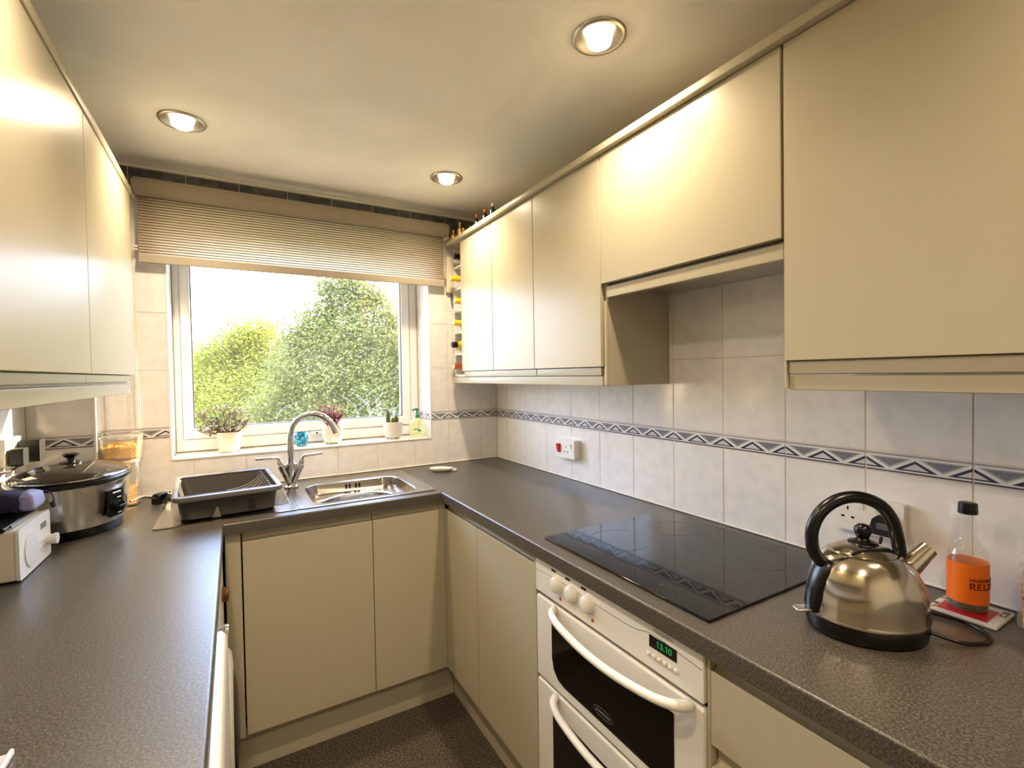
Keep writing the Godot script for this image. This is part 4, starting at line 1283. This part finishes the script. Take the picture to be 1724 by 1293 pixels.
func left_counter() -> void:
	# stacked food containers in the corner
	var t := thing("storage_box", "tall clear plastic storage box in the corner behind the slow cooker", "storage box", Vector3(-1.724, TOP + 0.0005, 0.086))
	var g := Geo.new()
	g.loft([rrect(0.046, 0.056, 0.012, 0.0), rrect(0.050, 0.060, 0.012, 0.004), rrect(0.052, 0.062, 0.012, 0.168)])
	g.loft([rrect(0.0505, 0.0605, 0.011, 0.168), rrect(0.0485, 0.0585, 0.011, 0.006)], false, true)
	obj("box", g, M.clear, t)
	g = Geo.new()
	g.loft([rrect(0.047, 0.057, 0.011, 0.008), rrect(0.048, 0.058, 0.011, 0.075)])
	obj("pasta", g, M.pasta, t)
	g = Geo.new()
	g.loft([rrect(0.054, 0.064, 0.012, 0.1685), rrect(0.054, 0.064, 0.012, 0.176)])
	obj("lid", g, M.cream, t)
	t = thing("storage_box", "clear plastic box of yellow pasta stacked in the left corner", "storage box", Vector3(-1.722, TOP + 0.1775, 0.086))
	g = Geo.new()
	g.loft([rrect(0.052, 0.062, 0.012, 0.0), rrect(0.056, 0.066, 0.014, 0.004), rrect(0.060, 0.068, 0.014, 0.090)])
	g.loft([rrect(0.058, 0.066, 0.013, 0.090), rrect(0.054, 0.064, 0.013, 0.006)], false, true)
	obj("box", g, M.clear, t)
	g = Geo.new()
	var loops := []
	dice.seed = 5
	g.loft([rrect(0.050, 0.060, 0.012, 0.012), rrect(0.054, 0.063, 0.012, 0.055)])
	for k in 60:
		var c := Vector3(dice.randf_range(-0.045, 0.045), 0.055 + dice.randf_range(-0.002, 0.008), dice.randf_range(-0.055, 0.055))
		var d := Vector3(dice.randf_range(-1, 1), dice.randf_range(-0.4, 0.4), dice.randf_range(-1, 1)).normalized() * 0.011
		g.tube([c - d, c + d], 0.004, 5)
	obj("pasta", g, M.pasta, t)
	g = Geo.new()
	g.loft([rrect(0.062, 0.070, 0.014, 0.0905), rrect(0.062, 0.070, 0.014, 0.097), rrect(0.058, 0.066, 0.014, 0.099)])
	obj("lid", g, M.clear, t)
	# table radio
	t = thing("radio", "small white table radio with round speaker, display and knob", "radio", Vector3(-1.884, TOP + 0.0005, 0.773))
	g = Geo.new()
	g.loft([rrect(0.080, 0.110, 0.010, 0.006), rrect(0.083, 0.113, 0.010, 0.012), rrect(0.083, 0.113, 0.010, 0.120), rrect(0.080, 0.110, 0.010, 0.126)])
	obj("case", g, M.cream, t)
	var xf := on_left(0.083, 0.0, 0.066)
	g = Geo.new()
	g.prism(rpoly(0.228, 0.126, 0.010), -0.004, 0.003, xf)
	var fp := obj("front_panel", g, M.white, t)
	g = Geo.new()
	g.lathe([Vector2(0.046, 0.0), Vector2(0.045, 0.0025), Vector2(0.040, 0.003), Vector2(0, 0.0055)], 40, xf * Transform3D(Basis(Vector3.RIGHT, PI / 2), Vector3(-0.038, -0.004, 0.003)))
	obj("speaker", g, mt(c8(216, 212, 208), 0.5), fp)
	g = Geo.new()
	g.prism(rpoly(0.042, 0.016, 0.001, 2, Vector2(0.058, 0.031)), 0.003, 0.0036, xf)
	obj("display", g, M.lcd, fp)
	for k in 8:
		g = Geo.new()
		g.prism(rpoly(0.005, 0.003, 0.001, 2, Vector2(0.026 + (k % 4) * 0.010, -0.010 - 0.016 * (k / 4))), 0.003, 0.0042, xf)
		obj("button", g, mt(c8(200, 198, 196), 0.5), fp)
	g = Geo.new()
	g.lathe([Vector2(0.014, 0), Vector2(0.0135, 0.014), Vector2(0.0155, 0.0165), Vector2(0.015, 0.023), Vector2(0, 0.024)], 24, xf * Transform3D(Basis(Vector3.RIGHT, PI / 2), Vector3(0.082, -0.016, 0.003)))
	obj("knob", g, M.white, fp)
	# black tablet case on the radio, navy pouch behind it
	t = thing("tablet", "black tablet with bright metal edge lying on the radio", "tablet", Vector3(-1.890, TOP + 0.1275, 0.782), 0.0)
	obj("slab", boxed(Vector3(-0.078, 0, -0.115), Vector3(0.070, 0.013, 0.115), 0.004), M.black, t)
	obj("metal_edge", boxed(Vector3(0.0702, 0.003, -0.10), Vector3(0.0735, 0.0105, 0.078), 0.001), M.chrome, t)
	t = thing("pouch", "navy drawstring pouch with lilac end lying on the radio", "pouch", Vector3(-1.899, TOP + 0.1412, 0.705), 0.0)
	t.scale = Vector3(1.0, 1.25, 0.85)
	g = Geo.new()
	g.loft([rrect(0.030, 0.030, 0.02, 0.0, 6, Vector3(-0.03, 0, 0.0)), rrect(0.080, 0.055, 0.03, 0.006, 6, Vector3(-0.008, 0, 0)), rrect(0.085, 0.058, 0.03, 0.022, 6, Vector3(-0.006, 0, 0)), rrect(0.070, 0.050, 0.03, 0.040, 6, Vector3(-0.012, 0, 0.004)), rrect(0.030, 0.025, 0.02, 0.048, 6, Vector3(-0.02, 0, 0.004))])
	var pb := obj("pouch_body", g, M.navy, t, 60.0)
	g = Geo.new()
	g.loft([rrect(0.012, 0.050, 0.011, 0.004, 6, Vector3(0.078, 0, 0)), rrect(0.017, 0.056, 0.012, 0.012, 6, Vector3(0.078, 0, 0)), rrect(0.015, 0.053, 0.012, 0.034, 6, Vector3(0.076, 0, 0)), rrect(0.006, 0.030, 0.005, 0.042, 6, Vector3(0.070, 0, 0))])
	obj("pouch_end", g, M.lilac, pb, 60.0)
	g = Geo.new()
	g.tube(curve([Vector3(0.090, 0.034, -0.045), Vector3(0.104, 0.028, -0.052), Vector3(0.110, 0.012, -0.050), Vector3(0.106, 0.004, -0.045), Vector3(0.096, 0.012, -0.042)], 5), 0.0014, 5)
	obj("drawstring", g, M.rubber, pb)
	g = Geo.new()
	g.tube([Vector3(0.108, 0.006, -0.047), Vector3(0.111, -0.006, -0.048)], 0.0055, 10)
	obj("toggle", g, M.rubber, pb)
	t = thing("paper_tray", "pale corner of a plastic sheet at the bottom left of the left worktop", "tray", Vector3(-1.664, TOP + 0.0005, 1.682), 0.0)
	obj("sheet", boxed(Vector3(-0.06, 0, -0.06), Vector3(0.06, 0.004, 0.06), 0.001), mt(c8(206, 190, 192), 0.5), t)
	obj("rim", boxed(Vector3(0.0605, 0.0, -0.06), Vector3(0.066, 0.010, 0.06), 0.002), M.white, t)
	# fish spoon rest
	var a := Vector3(-0.432, TOP + 0.0005, 0.197)
	t = thing("spoon_rest", "white fish-shaped ceramic spoon rest on the worktop right of the sink", "spoon rest", a, -0.60)
	g = Geo.new()
	var lo := []
	for s in [[0.0, 0.7], [0.008, 0.93], [0.016, 1.0], [0.016, 0.91], [0.006, 0.7]]:
		var l := PackedVector3Array()
		for k in 40:
			var an := TAU * k / 40
			var x := -0.062 * cos(an)
			var w := 0.040 * sin(an) * (1.0 - 0.25 * (x / 0.062))
			l.append(Vector3(x * s[1], s[0], w * s[1]))
		lo.append(l)
	g.loft(lo)
	obj("dish", g, M.ceramic, t)
	g = Geo.new()
	g.prism(PackedVector2Array([Vector2(0.052, -0.008), Vector2(0.078, -0.024), Vector2(0.074, 0.0), Vector2(0.078, 0.020), Vector2(0.052, 0.008)]), 0.004, 0.011, Transform3D(Basis(Vector3(1, 0, 0), Vector3(0, 0, 1), Vector3(0, 1, 0)), Vector3.ZERO))
	obj("tail", g, M.ceramic, t)
	for k in 6:
		obj("painted_stripe", boxed(Vector3(-0.022 + 0.011 * k, 0.0062, -0.022 + 0.001 * k), Vector3(-0.018 + 0.011 * k, 0.0072, 0.006 - 0.001 * k), 0.0), M.navy, t)

func dish_rack() -> void:
	var c := Vector3(-1.372, TOP + 0.0068, 0.328)
	var t := thing("dish_rack", "dark grey plastic dish rack standing on the sink drainer", "dish rack", c, 0.065)
	var n := 6
	var hx := 0.166
	var hz := 0.228
	var g := Geo.new()
	var out := []
	for k in [[0.0, 0.022, 0.030], [0.004, 0.018, 0.030], [0.060, 0.012, 0.03], [0.076, 0.008, 0.03]]:
		out.append(rrect(hx - k[1], hz - k[1] - 0.018, k[2], k[0], n))
	var inn := []
	for k in [[0.076, 0.012, 0.028], [0.055, 0.018, 0.028], [0.016, 0.030, 0.03], [0.010, 0.045, 0.03]]:
		inn.append(rrect(hx - k[1], hz - k[1] - 0.018, k[2], k[0], n))
	g.loft(out + inn, true, true)
	obj("tub", g, M.rack_grey, t, 45.0)
	# rolled rim
	g = Geo.new()
	g.loft([rrect(hx - 0.010, hz - 0.028, 0.028, 0.0765, n), rrect(hx, hz - 0.003, 0.030, 0.070, n), rrect(hx + 0.004, hz, 0.032, 0.076, n), rrect(hx + 0.002, hz - 0.002, 0.030, 0.086, n), rrect(hx - 0.010, hz - 0.014, 0.024, 0.088, n), rrect(hx - 0.014, hz - 0.032, 0.022, 0.084, n), rrect(hx - 0.0115, hz - 0.030, 0.024, 0.0765, n)], false, false)
	obj("rim", g, M.rack_rim, t, 60.0)
	obj("rim_slot", boxed(Vector3(-hx + 0.025, 0.0862, hz - 0.024), Vector3(hx - 0.012, 0.0884, hz - 0.017), 0.0), M.matte_black, t)
	# curved plate ribs at the right end
	for k in 8:
		g = Geo.new()
		var z := -0.165 + k * 0.046
		var pts := []
		for q in 10:
			var an := PI / 2 * q / 9.0
			pts.append(Vector3(hx - 0.030 - 0.130 * (1.0 - sin(an)), 0.014 + 0.066 * (1.0 - cos(an)), z))
		g.tube(pts, 0.0052, 8)
		obj("plate_rib", g, M.rack_rim, t)
	# notches cut in the front wall show as dark slots
	g = Geo.new()
	g.prism(PackedVector2Array([Vector2(-0.055, 0.0), Vector2(-0.042, 0.036), Vector2(-0.038, 0.036), Vector2(-0.028, 0.0)]), hz - 0.0385, hz - 0.0265, Transform3D())
	obj("drain_notch", g, M.sink, t)
	g = Geo.new()
	g.prism(PackedVector2Array([Vector2(0.058, 0.012), Vector2(0.062, 0.044), Vector2(0.074, 0.044), Vector2(0.080, 0.012)]), hz - 0.0385, hz - 0.0265, Transform3D())
	obj("handle_slot", g, M.matte_black, t)

func blade(g: Geo, a: Vector3, d: Vector3, up: Vector3, w: float, l: float) -> void:      # a pointed leaf, folded along its middle
	var s := d.cross(up).normalized() * w
	var m := a + d * l * 0.45 + up * l * 0.06
	var e := a + d * l - up * l * 0.10
	var r := up * w * 0.35
	g.tri(a, m + s + r, m); g.tri(m, m + s + r, e)
	g.tri(a, m, m - s + r); g.tri(m, e, m - s + r)

func pot(called: String, label: String, at: Vector3, r0: float, r1: float, h: float, feet: bool) -> Node3D:
	var t := thing(called, label, "potted plant", at, 0.0, "pot plants on the window sill")
	var lift := 0.008 if feet else 0.0
	var g := Geo.new()
	g.lathe([Vector2(0, lift), Vector2(r0 * 0.9, lift), Vector2(r0, lift + 0.004), Vector2((r0 + r1) / 2 + (0.004 if feet else 0.0), lift + h * 0.35), Vector2(r1, h - 0.003), Vector2(r1 - 0.0015, h), Vector2(r1 - 0.004, h - 0.001), Vector2(r1 - 0.006, h - 0.014), Vector2(0, h - 0.014)], 40)
	var p := obj("pot", g, M.ceramic, t)
	g = Geo.new()
	g.lathe([Vector2(0, h - 0.0139), Vector2(r1 - 0.0062, h - 0.0139), Vector2(r1 - 0.010, h - 0.009), Vector2(0, h - 0.006)], 28)
	obj("soil", g, M.soil, t)
	if feet:
		for k in 4:
			g = Geo.new()
			var a := PI / 4 + PI / 2 * k
			g.lathe([Vector2(0, 0), Vector2(0.0038, 0), Vector2(0.0052, 0.0095), Vector2(0, 0.0095)], 10, Transform3D(Basis(), Vector3(cos(a) * r0 * 0.75, 0, sin(a) * r0 * 0.75)))
			obj("foot", g, M.ceramic, p)
	return t

func sill() -> void:
	var y := 1.0585
	var rng := RandomNumberGenerator.new()
	rng.seed = 4
	var t := pot("potted_succulent", "white pot of grey-green spiky-leaved succulent on the left of the sill", Vector3(-1.363, y, -0.112), 0.044, 0.051, 0.093, false)
	var g := Geo.new()
	var st := Geo.new()
	for k in 40:
		var f0 := (k + 0.5) / 40.0
		var tx := lerpf(-0.124, 0.082, f0) + rng.randf_range(-0.012, 0.012)
		var top := Vector3(tx, lerpf(0.105, 0.208, rng.randf()) - absf(tx + 0.02) * 0.18, rng.randf_range(-0.055, 0.055))
		var b := Vector3(tx * 0.22, 0.085, top.z * 0.3)
		var path := curve([b, b.lerp(top, 0.5) + Vector3(tx * 0.14, -0.004, 0), top], 4)
		st.tube(path, 0.0012, 5)
		for j in 13:                    # a rosette at the tip
			var an := TAU * j / 13.0 * 3.0 + rng.randf() * 0.6
			var el := rng.randf_range(-0.25, 0.85)
			var d := Vector3(cos(an) * cos(el), sin(el), sin(an) * cos(el))
			blade(g, top, d, Vector3.UP, 0.0058, rng.randf_range(0.021, 0.031))
		for j in 3:
			var an := rng.randf() * TAU
			blade(g, path[3 + j], Vector3(cos(an), rng.randf_range(-0.4, 0.2), sin(an)).normalized(), Vector3.UP, 0.006, rng.randf_range(0.020, 0.034))
	var f := obj("foliage", g, M.leaf_grey, t, 1.0)
	f.set_meta("kind", "stuff")
	obj("stems", st, M.stem, t)
	t = thing("candle_holder", "blue glass globe candle holder behind the tap on the sill", "candle holder", Vector3(-1.054, y, -0.10))
	g = Geo.new()
	g.lathe([Vector2(0, 0), Vector2(0.017, 0), Vector2(0.022, 0.004), Vector2(0.031, 0.020), Vector2(0.0335, 0.036), Vector2(0.031, 0.054), Vector2(0.025, 0.068), Vector2(0.0235, 0.068), Vector2(0.029, 0.052), Vector2(0.031, 0.036), Vector2(0.028, 0.020), Vector2(0.0, 0.008)], 36)
	obj("globe", g, M.blue, t)
	t = pot("potted_succulent", "white footed pot of red-leaved succulent behind the tap spout", Vector3(-0.905, y, -0.10), 0.043, 0.051, 0.094, true)
	g = Geo.new()
	st = Geo.new()
	for k in 13:
		var a := TAU * k / 13.0 + rng.randf() * 0.4
		var reach := rng.randf_range(0.012, 0.068)
		var top := Vector3(cos(a) * reach, rng.randf_range(0.135, 0.190), sin(a) * reach * 0.6)
		var path := curve([Vector3(cos(a) * 0.012, 0.085, sin(a) * 0.012), Vector3(cos(a) * reach * 0.7, 0.118, sin(a) * reach * 0.45), top], 5)
		st.tube(path, 0.0021, 6)
		for j in range(2, path.size()):
			for s in 2:
				var an := (j % 2) * PI / 2 + s * PI + rng.randf() * 0.3
				var d := Vector3(cos(an), 0.35, sin(an)).normalized()
				blade(g, path[j], d, Vector3.UP, 0.0105, 0.022)
	f = obj("foliage", g, M.leaf_red, t, 1.0)
	f.set_meta("kind", "stuff")
	obj("stems", st, M.stem, t)
	t = pot("potted_cactus", "white footed pot with three small cactus columns, right of the tap", Vector3(-0.594, y, -0.095), 0.043, 0.051, 0.092, true)
	for k in [[-0.026, 0.004, 0.076, 0.0115], [0.0, 0.014, 0.036, 0.0125], [0.020, 0.0, 0.046, 0.0125]]:
		g = Geo.new()
		var loops := []
		for q in 9:
			var s := q / 8.0
			var r: float = k[3] * (0.80 + 0.2 * sin(s * PI)) * sqrt(maxf(0.02, 1.0 - pow(s, 5.0)))
			var l := PackedVector3Array()
			for i in 24: l.append(Vector3(k[0] + cos(TAU * i / 24) * r * (1.0 if i % 2 else 0.86), 0.080 + k[2] * s, k[1] + sin(TAU * i / 24) * r * (1.0 if i % 2 else 0.86)))
			loops.append(l)
		g.loft(loops)
		obj("cactus_column", g, M.cactus, t, 30.0)
	t = thing("soap_dispenser", "clear yellow soap bottle with green pump at the right of the sill", "soap dispenser", Vector3(-0.464, y, -0.072), -0.3)
	g = Geo.new()
	g.loft([oval(0.036, 0.020, 0.0, 36), oval(0.041, 0.023, 0.005, 36), oval(0.046, 0.025, 0.035, 36), oval(0.046, 0.025, 0.065, 36), oval(0.038, 0.022, 0.088, 36), oval(0.022, 0.016, 0.100, 36), oval(0.012, 0.012, 0.104, 36), oval(0.012, 0.012, 0.108, 36)])
	var bt := obj("bottle", g, M.soap, t, 60.0)
	g = Geo.new()
	g.box(Vector3(-0.020, 0.044, 0.0246), Vector3(0.010, 0.049, 0.0262), 0.0)
	g.box(Vector3(0.002, 0.034, 0.0246), Vector3(0.020, 0.042, 0.0262), 0.0)
	obj("label_print", g, M.green, bt)
	g = Geo.new()
	g.lathe([Vector2(0, 0.1085), Vector2(0.0135, 0.1085), Vector2(0.0135, 0.120), Vector2(0.009, 0.128), Vector2(0.005, 0.131), Vector2(0.0045, 0.150), Vector2(0, 0.150)], 20)
	g.tube([Vector3(0.010, 0.154, 0), Vector3(-0.004, 0.155, 0), Vector3(-0.022, 0.152, 0.006), Vector3(-0.026, 0.146, 0.007)], [0.0055, 0.006, 0.0042, 0.0036], 10)
	obj("pump", g, M.green, t)

func miniatures() -> void:
	var spots := [[0.075, 0.100, "second from the window end"], [0.100, 0.0, ""], [0.045, 0.0, ""], [0.290, 0.0, ""], [0.375, 0.0, ""], [0.455, 0.0, ""]]
	var rows := [[-0.295, 0.088, 0.068, "gold", "gold-capped miniature bottle on the cornice, nearest the blind"], [-0.288, 0.158, 0.098, "gold", "tallest gold-capped miniature bottle on the cornice above the wine rack"], [-0.272, 0.170, 0.060, "gold", "short gold-capped miniature bottle tucked against the tallest one"],
		[-0.280, 0.345, 0.082, "copper", "copper-capped miniature bottle on the cornice, leftmost of three spaced ones"], [-0.280, 0.435, 0.080, "copper", "copper-capped miniature bottle on the cornice, middle of three spaced ones"], [-0.280, 0.515, 0.086, "ceramic", "white-capped miniature bottle on the cornice, rightmost of three spaced ones"]]
	for r in rows:
		var t := thing("miniature_bottle", r[4], "bottle", Vector3(r[0], 2.1245, r[1]), 0.0, "miniature bottles on the cornice")
		var h: float = r[2] * 0.8
		var g := Geo.new()
		g.lathe([Vector2(0, 0), Vector2(0.015, 0), Vector2(0.016, 0.002), Vector2(0.016, h * 0.45), Vector2(0.012, h * 0.58), Vector2(0.0062, h * 0.68), Vector2(0.0062, h * 0.78), Vector2(0, h * 0.78)], 20)
		obj("glass", g, M.gold if r[3] == "gold" else M.bottle_dark, t)
		g = Geo.new()
		g.lathe([Vector2(0, h * 0.74), Vector2(0.0072, h * 0.74), Vector2(0.0078, h * 0.80), Vector2(0.0072, h * 0.97), Vector2(0.005, h), Vector2(0, h)], 16)
		obj("cap", g, M[r[3]], t)
	var w := thing("corkscrew", "thin steel corkscrew lying on the cornice by the miniature bottles", "corkscrew")
	var g := Geo.new()
	g.tube([Vector3(-0.250, 2.185, 0.185), Vector3(-0.240, 2.1275, 0.285)], 0.0022, 6)
	obj("shaft", g, M.steel, w)
	g = Geo.new()
	g.tube([Vector3(-0.270, 2.186, 0.184), Vector3(-0.230, 2.186, 0.186)], 0.004, 8)
	obj("grip", g, M.bronze, w)

# ------------------------------------------------------------------ outside
func leaf_mesh() -> ArrayMesh:
	var g := Geo.new()
	var a := Vector3(0, 0, 0)
	var b := Vector3(1, 0, 0)
	g.tri(a, Vector3(0.35, 0.10, 0.30), Vector3(0.5, 0, 0)); g.tri(Vector3(0.5, 0, 0), Vector3(0.35, 0.10, 0.30), b)
	g.tri(a, Vector3(0.5, 0, 0), Vector3(0.35, 0.10, -0.30)); g.tri(Vector3(0.5, 0, 0), b, Vector3(0.35, 0.10, -0.30))
	return g.mesh(1.0)

var leafm: ArrayMesh

func tree(called: String, label: String, category: String, base: Vector3, blobs: Array, count: int, size: float, dark: Color, light: Color, sd: int, trunk := 0.14) -> void:
	if leafm == null: leafm = leaf_mesh()
	var rng := RandomNumberGenerator.new()
	rng.seed = sd
	var t := thing(called, label, category, base)
	var g := Geo.new()
	var lowest: Vector3 = blobs[0][0]
	var total := 0.0
	for b in blobs:
		if b[0].y < lowest.y: lowest = b[0]
		total += b[1] * b[1]
	var fork: Vector3 = Vector3(0, (lowest.y - base.y) * 0.7, 0)
	if trunk > 0.0:
		g.tube(curve([Vector3(0, 0, 0), fork * 0.5 + Vector3(0.05, 0, 0.03), fork], 4), [trunk, trunk * 0.95, trunk * 0.9, trunk * 0.88, trunk * 0.85, trunk * 0.8, trunk * 0.78, trunk * 0.75, trunk * 0.7], 10)
		obj("trunk", g, M.bark, t)
		g = Geo.new()
		for b in blobs:
			var c: Vector3 = b[0] - base
			g.tube(curve([fork, fork.lerp(c, 0.5) + Vector3(0, -0.15, 0), c], 4), [trunk * 0.5, trunk * 0.46, trunk * 0.42, trunk * 0.38, trunk * 0.33, trunk * 0.28, trunk * 0.22, trunk * 0.16, trunk * 0.10], 7)
			for k in 5:
				var d := Vector3(rng.randf_range(-1, 1), rng.randf_range(-0.3, 1), rng.randf_range(-1, 1)).normalized()
				g.tube([c - d * 0.1, c + d * b[1] * 0.85], [trunk * 0.12, trunk * 0.03], 5)
		obj("branches", g, M.bark, t)
	var mm := MultiMesh.new()
	mm.transform_format = MultiMesh.TRANSFORM_3D
	mm.use_colors = true
	mm.mesh = leafm
	mm.instance_count = count
	var i := 0
	var spray := 18
	while i < count:
		var pick := rng.randf() * total
		var blob: Array = blobs[-1]
		for b in blobs:
			pick -= b[1] * b[1]
			if pick <= 0.0:
				blob = b
				break
		var d := Vector3(rng.randfn(), rng.randfn() * 0.9, rng.randfn()).normalized()
		var c: Vector3 = blob[0] - base + d * blob[1] * pow(rng.randf(), 0.45) * rng.randf_range(0.85, 1.12)
		var tone := rng.randf()
		for k in spray:
			if i >= count: break
			var p := c + Vector3(rng.randfn(), rng.randfn(), rng.randfn()) * size * 1.7
			var bs := Basis.from_euler(Vector3(rng.randf_range(-0.9, 0.9), rng.randf() * TAU, rng.randf_range(-1.2, 0.5)))
			mm.set_instance_transform(i, Transform3D(bs.scaled(Vector3.ONE * size * rng.randf_range(0.7, 1.3)), p))
			mm.set_instance_color(i, dark.lerp(light, clampf(tone * 0.7 + rng.randf() * 0.4, 0.0, 1.0)))
			i += 1
	var o := MultiMeshInstance3D.new()
	o.name = "foliage"
	o.multimesh = mm
	o.material_override = M.leaf
	o.set_meta("kind", "stuff")
	t.add_child(o, true)

func outdoors() -> void:
	tag(block("ground", Vector3(-60, -3.3, -90), Vector3(60, -3.2, 40), M.meadow, null, 0.0), "rough green ground far below the window", "ground", "", "structure")
	var gy := -3.2
	var mid := Color(0.105, 0.115, 0.040)
	var lite := Color(0.36, 0.33, 0.085)
	var yel := Color(0.46, 0.42, 0.05)
	tree("tree", "tall full-crowned tree filling the right half of the window", "tree", Vector3(1.0, gy, -9.0),
		[[Vector3(0.62, 3.42, -9.1), 0.42], [Vector3(0.50, 2.85, -9.1), 0.42], [Vector3(1.08, 3.55, -8.9), 0.38], [Vector3(1.15, 3.05, -8.8), 0.5], [Vector3(1.58, 3.25, -8.8), 0.38], [Vector3(1.85, 2.75, -8.6), 0.42], [Vector3(0.12, 2.45, -9.3), 0.50], [Vector3(-0.12, 2.05, -9.4), 0.45], [Vector3(0.55, 2.2, -8.9), 0.7], [Vector3(1.2, 2.2, -8.5), 0.75], [Vector3(1.9, 2.0, -8.5), 0.7], [Vector3(2.2, 1.5, -8.6), 0.6], [Vector3(-0.15, 1.35, -9.0), 0.7], [Vector3(0.55, 1.3, -8.5), 0.8], [Vector3(1.3, 1.2, -8.2), 0.8], [Vector3(2.0, 0.8, -8.4), 0.8], [Vector3(-0.45, 0.55, -9.3), 0.75], [Vector3(0.3, 0.4, -8.6), 0.85], [Vector3(1.1, 0.3, -8.2), 0.85], [Vector3(2.7, 1.2, -8.9), 0.9], [Vector3(0.4, -0.6, -8.8), 1.1], [Vector3(1.9, -0.7, -8.6), 1.2]], 120000, 0.07, mid, lite, 1)
	tree("tree", "smaller bushy tree left of the tall one, seen through the window", "tree", Vector3(-1.0, gy, -13.2),
		[[Vector3(-0.75, 2.55, -13.4), 0.75], [Vector3(-1.45, 1.95, -13.7), 0.9], [Vector3(-0.45, 1.55, -13.2), 0.95], [Vector3(-2.1, 1.0, -14.0), 1.0], [Vector3(-1.2, 0.6, -12.6), 1.1], [Vector3(-0.5, 0.2, -12.2), 1.0], [Vector3(-1.6, -0.6, -12.8), 1.3]], 70000, 0.085, Color(0.11, 0.125, 0.022), yel, 2)
	tree("tree", "yellow-green tree at the left edge of the window view", "tree", Vector3(-2.9, gy, -20.5),
		[[Vector3(-2.6, 1.75, -21.0), 1.0], [Vector3(-3.6, 1.7, -20.5), 1.1], [Vector3(-2.0, 1.4, -21.0), 1.0], [Vector3(-3.0, 0.4, -20.0), 1.4], [Vector3(-4.4, 0.6, -20.0), 1.5], [Vector3(-1.6, 0.0, -20.5), 1.4], [Vector3(-3.4, -1.0, -19.6), 1.6]], 34000, 0.13, Color(0.16, 0.17, 0.03), Color(0.48, 0.44, 0.07), 3)
	tree("tree", "pale leafy tree behind the tall one on the far right of the window", "tree", Vector3(4.2, gy, -11.0),
		[[Vector3(3.6, 1.9, -11.0), 1.1], [Vector3(4.4, 1.2, -10.8), 1.3], [Vector3(3.4, 0.4, -10.6), 1.2], [Vector3(5.0, 2.4, -11.0), 1.2], [Vector3(4.4, -0.8, -10.6), 1.6]], 34000, 0.10, mid, lite, 4)
	tree("shrub", "dense shrubs along the ground below the trees", "shrub", Vector3(-0.5, gy, -15.5),
		[[Vector3(-1.5, -1.6, -15.0), 1.9], [Vector3(1.6, -1.5, -15.5), 1.9], [Vector3(4.4, -1.2, -16.0), 2.2], [Vector3(-4.5, -1.5, -16.0), 2.1], [Vector3(3.0, 0.6, -17.0), 1.7], [Vector3(0.5, 0.4, -17.0), 1.6]], 34000, 0.13, Color(0.07, 0.09, 0.025), Color(0.24, 0.26, 0.06), 5, 0.0)
	# bare pale bush in front of the tall tree
	var rng := RandomNumberGenerator.new()
	rng.seed = 12
	var t := thing("bare_bush", "bare pale twiggy bush at the lower right of the window view", "bush", Vector3(0.95, gy, -5.6))
	var g := Geo.new()
	for k in 30:
		var a := rng.randf() * TAU
		var top := Vector3(cos(a) * rng.randf_range(0.1, 0.75), rng.randf_range(3.5, 4.35), sin(a) * rng.randf_range(0.1, 0.6))
		var m := Vector3(top.x * 0.25, 2.6, top.z * 0.25)
		var path := curve([Vector3(cos(a) * 0.1, 0, sin(a) * 0.1), m, m.lerp(top, 0.6) + Vector3(0, 0.12, 0), top], 4)
		var rad := []
		for q in path.size(): rad.append(lerpf(0.010, 0.0015, q / (path.size() - 1.0)))
		g.tube(path, rad, 4)
		for q in 5:
			var s: Vector3 = path[rng.randi_range(6, path.size() - 2)]
			var d := Vector3(rng.randf_range(-1, 1), rng.randf_range(-0.2, 0.8), rng.randf_range(-1, 1)) * 0.28
			g.tube([s, s + d * 0.5 + Vector3(0, 0.03, 0), s + d], [0.003, 0.0022, 0.0012], 4)
	var tw := obj("twigs", g, M.twig, t)
	tw.set_meta("kind", "stuff")
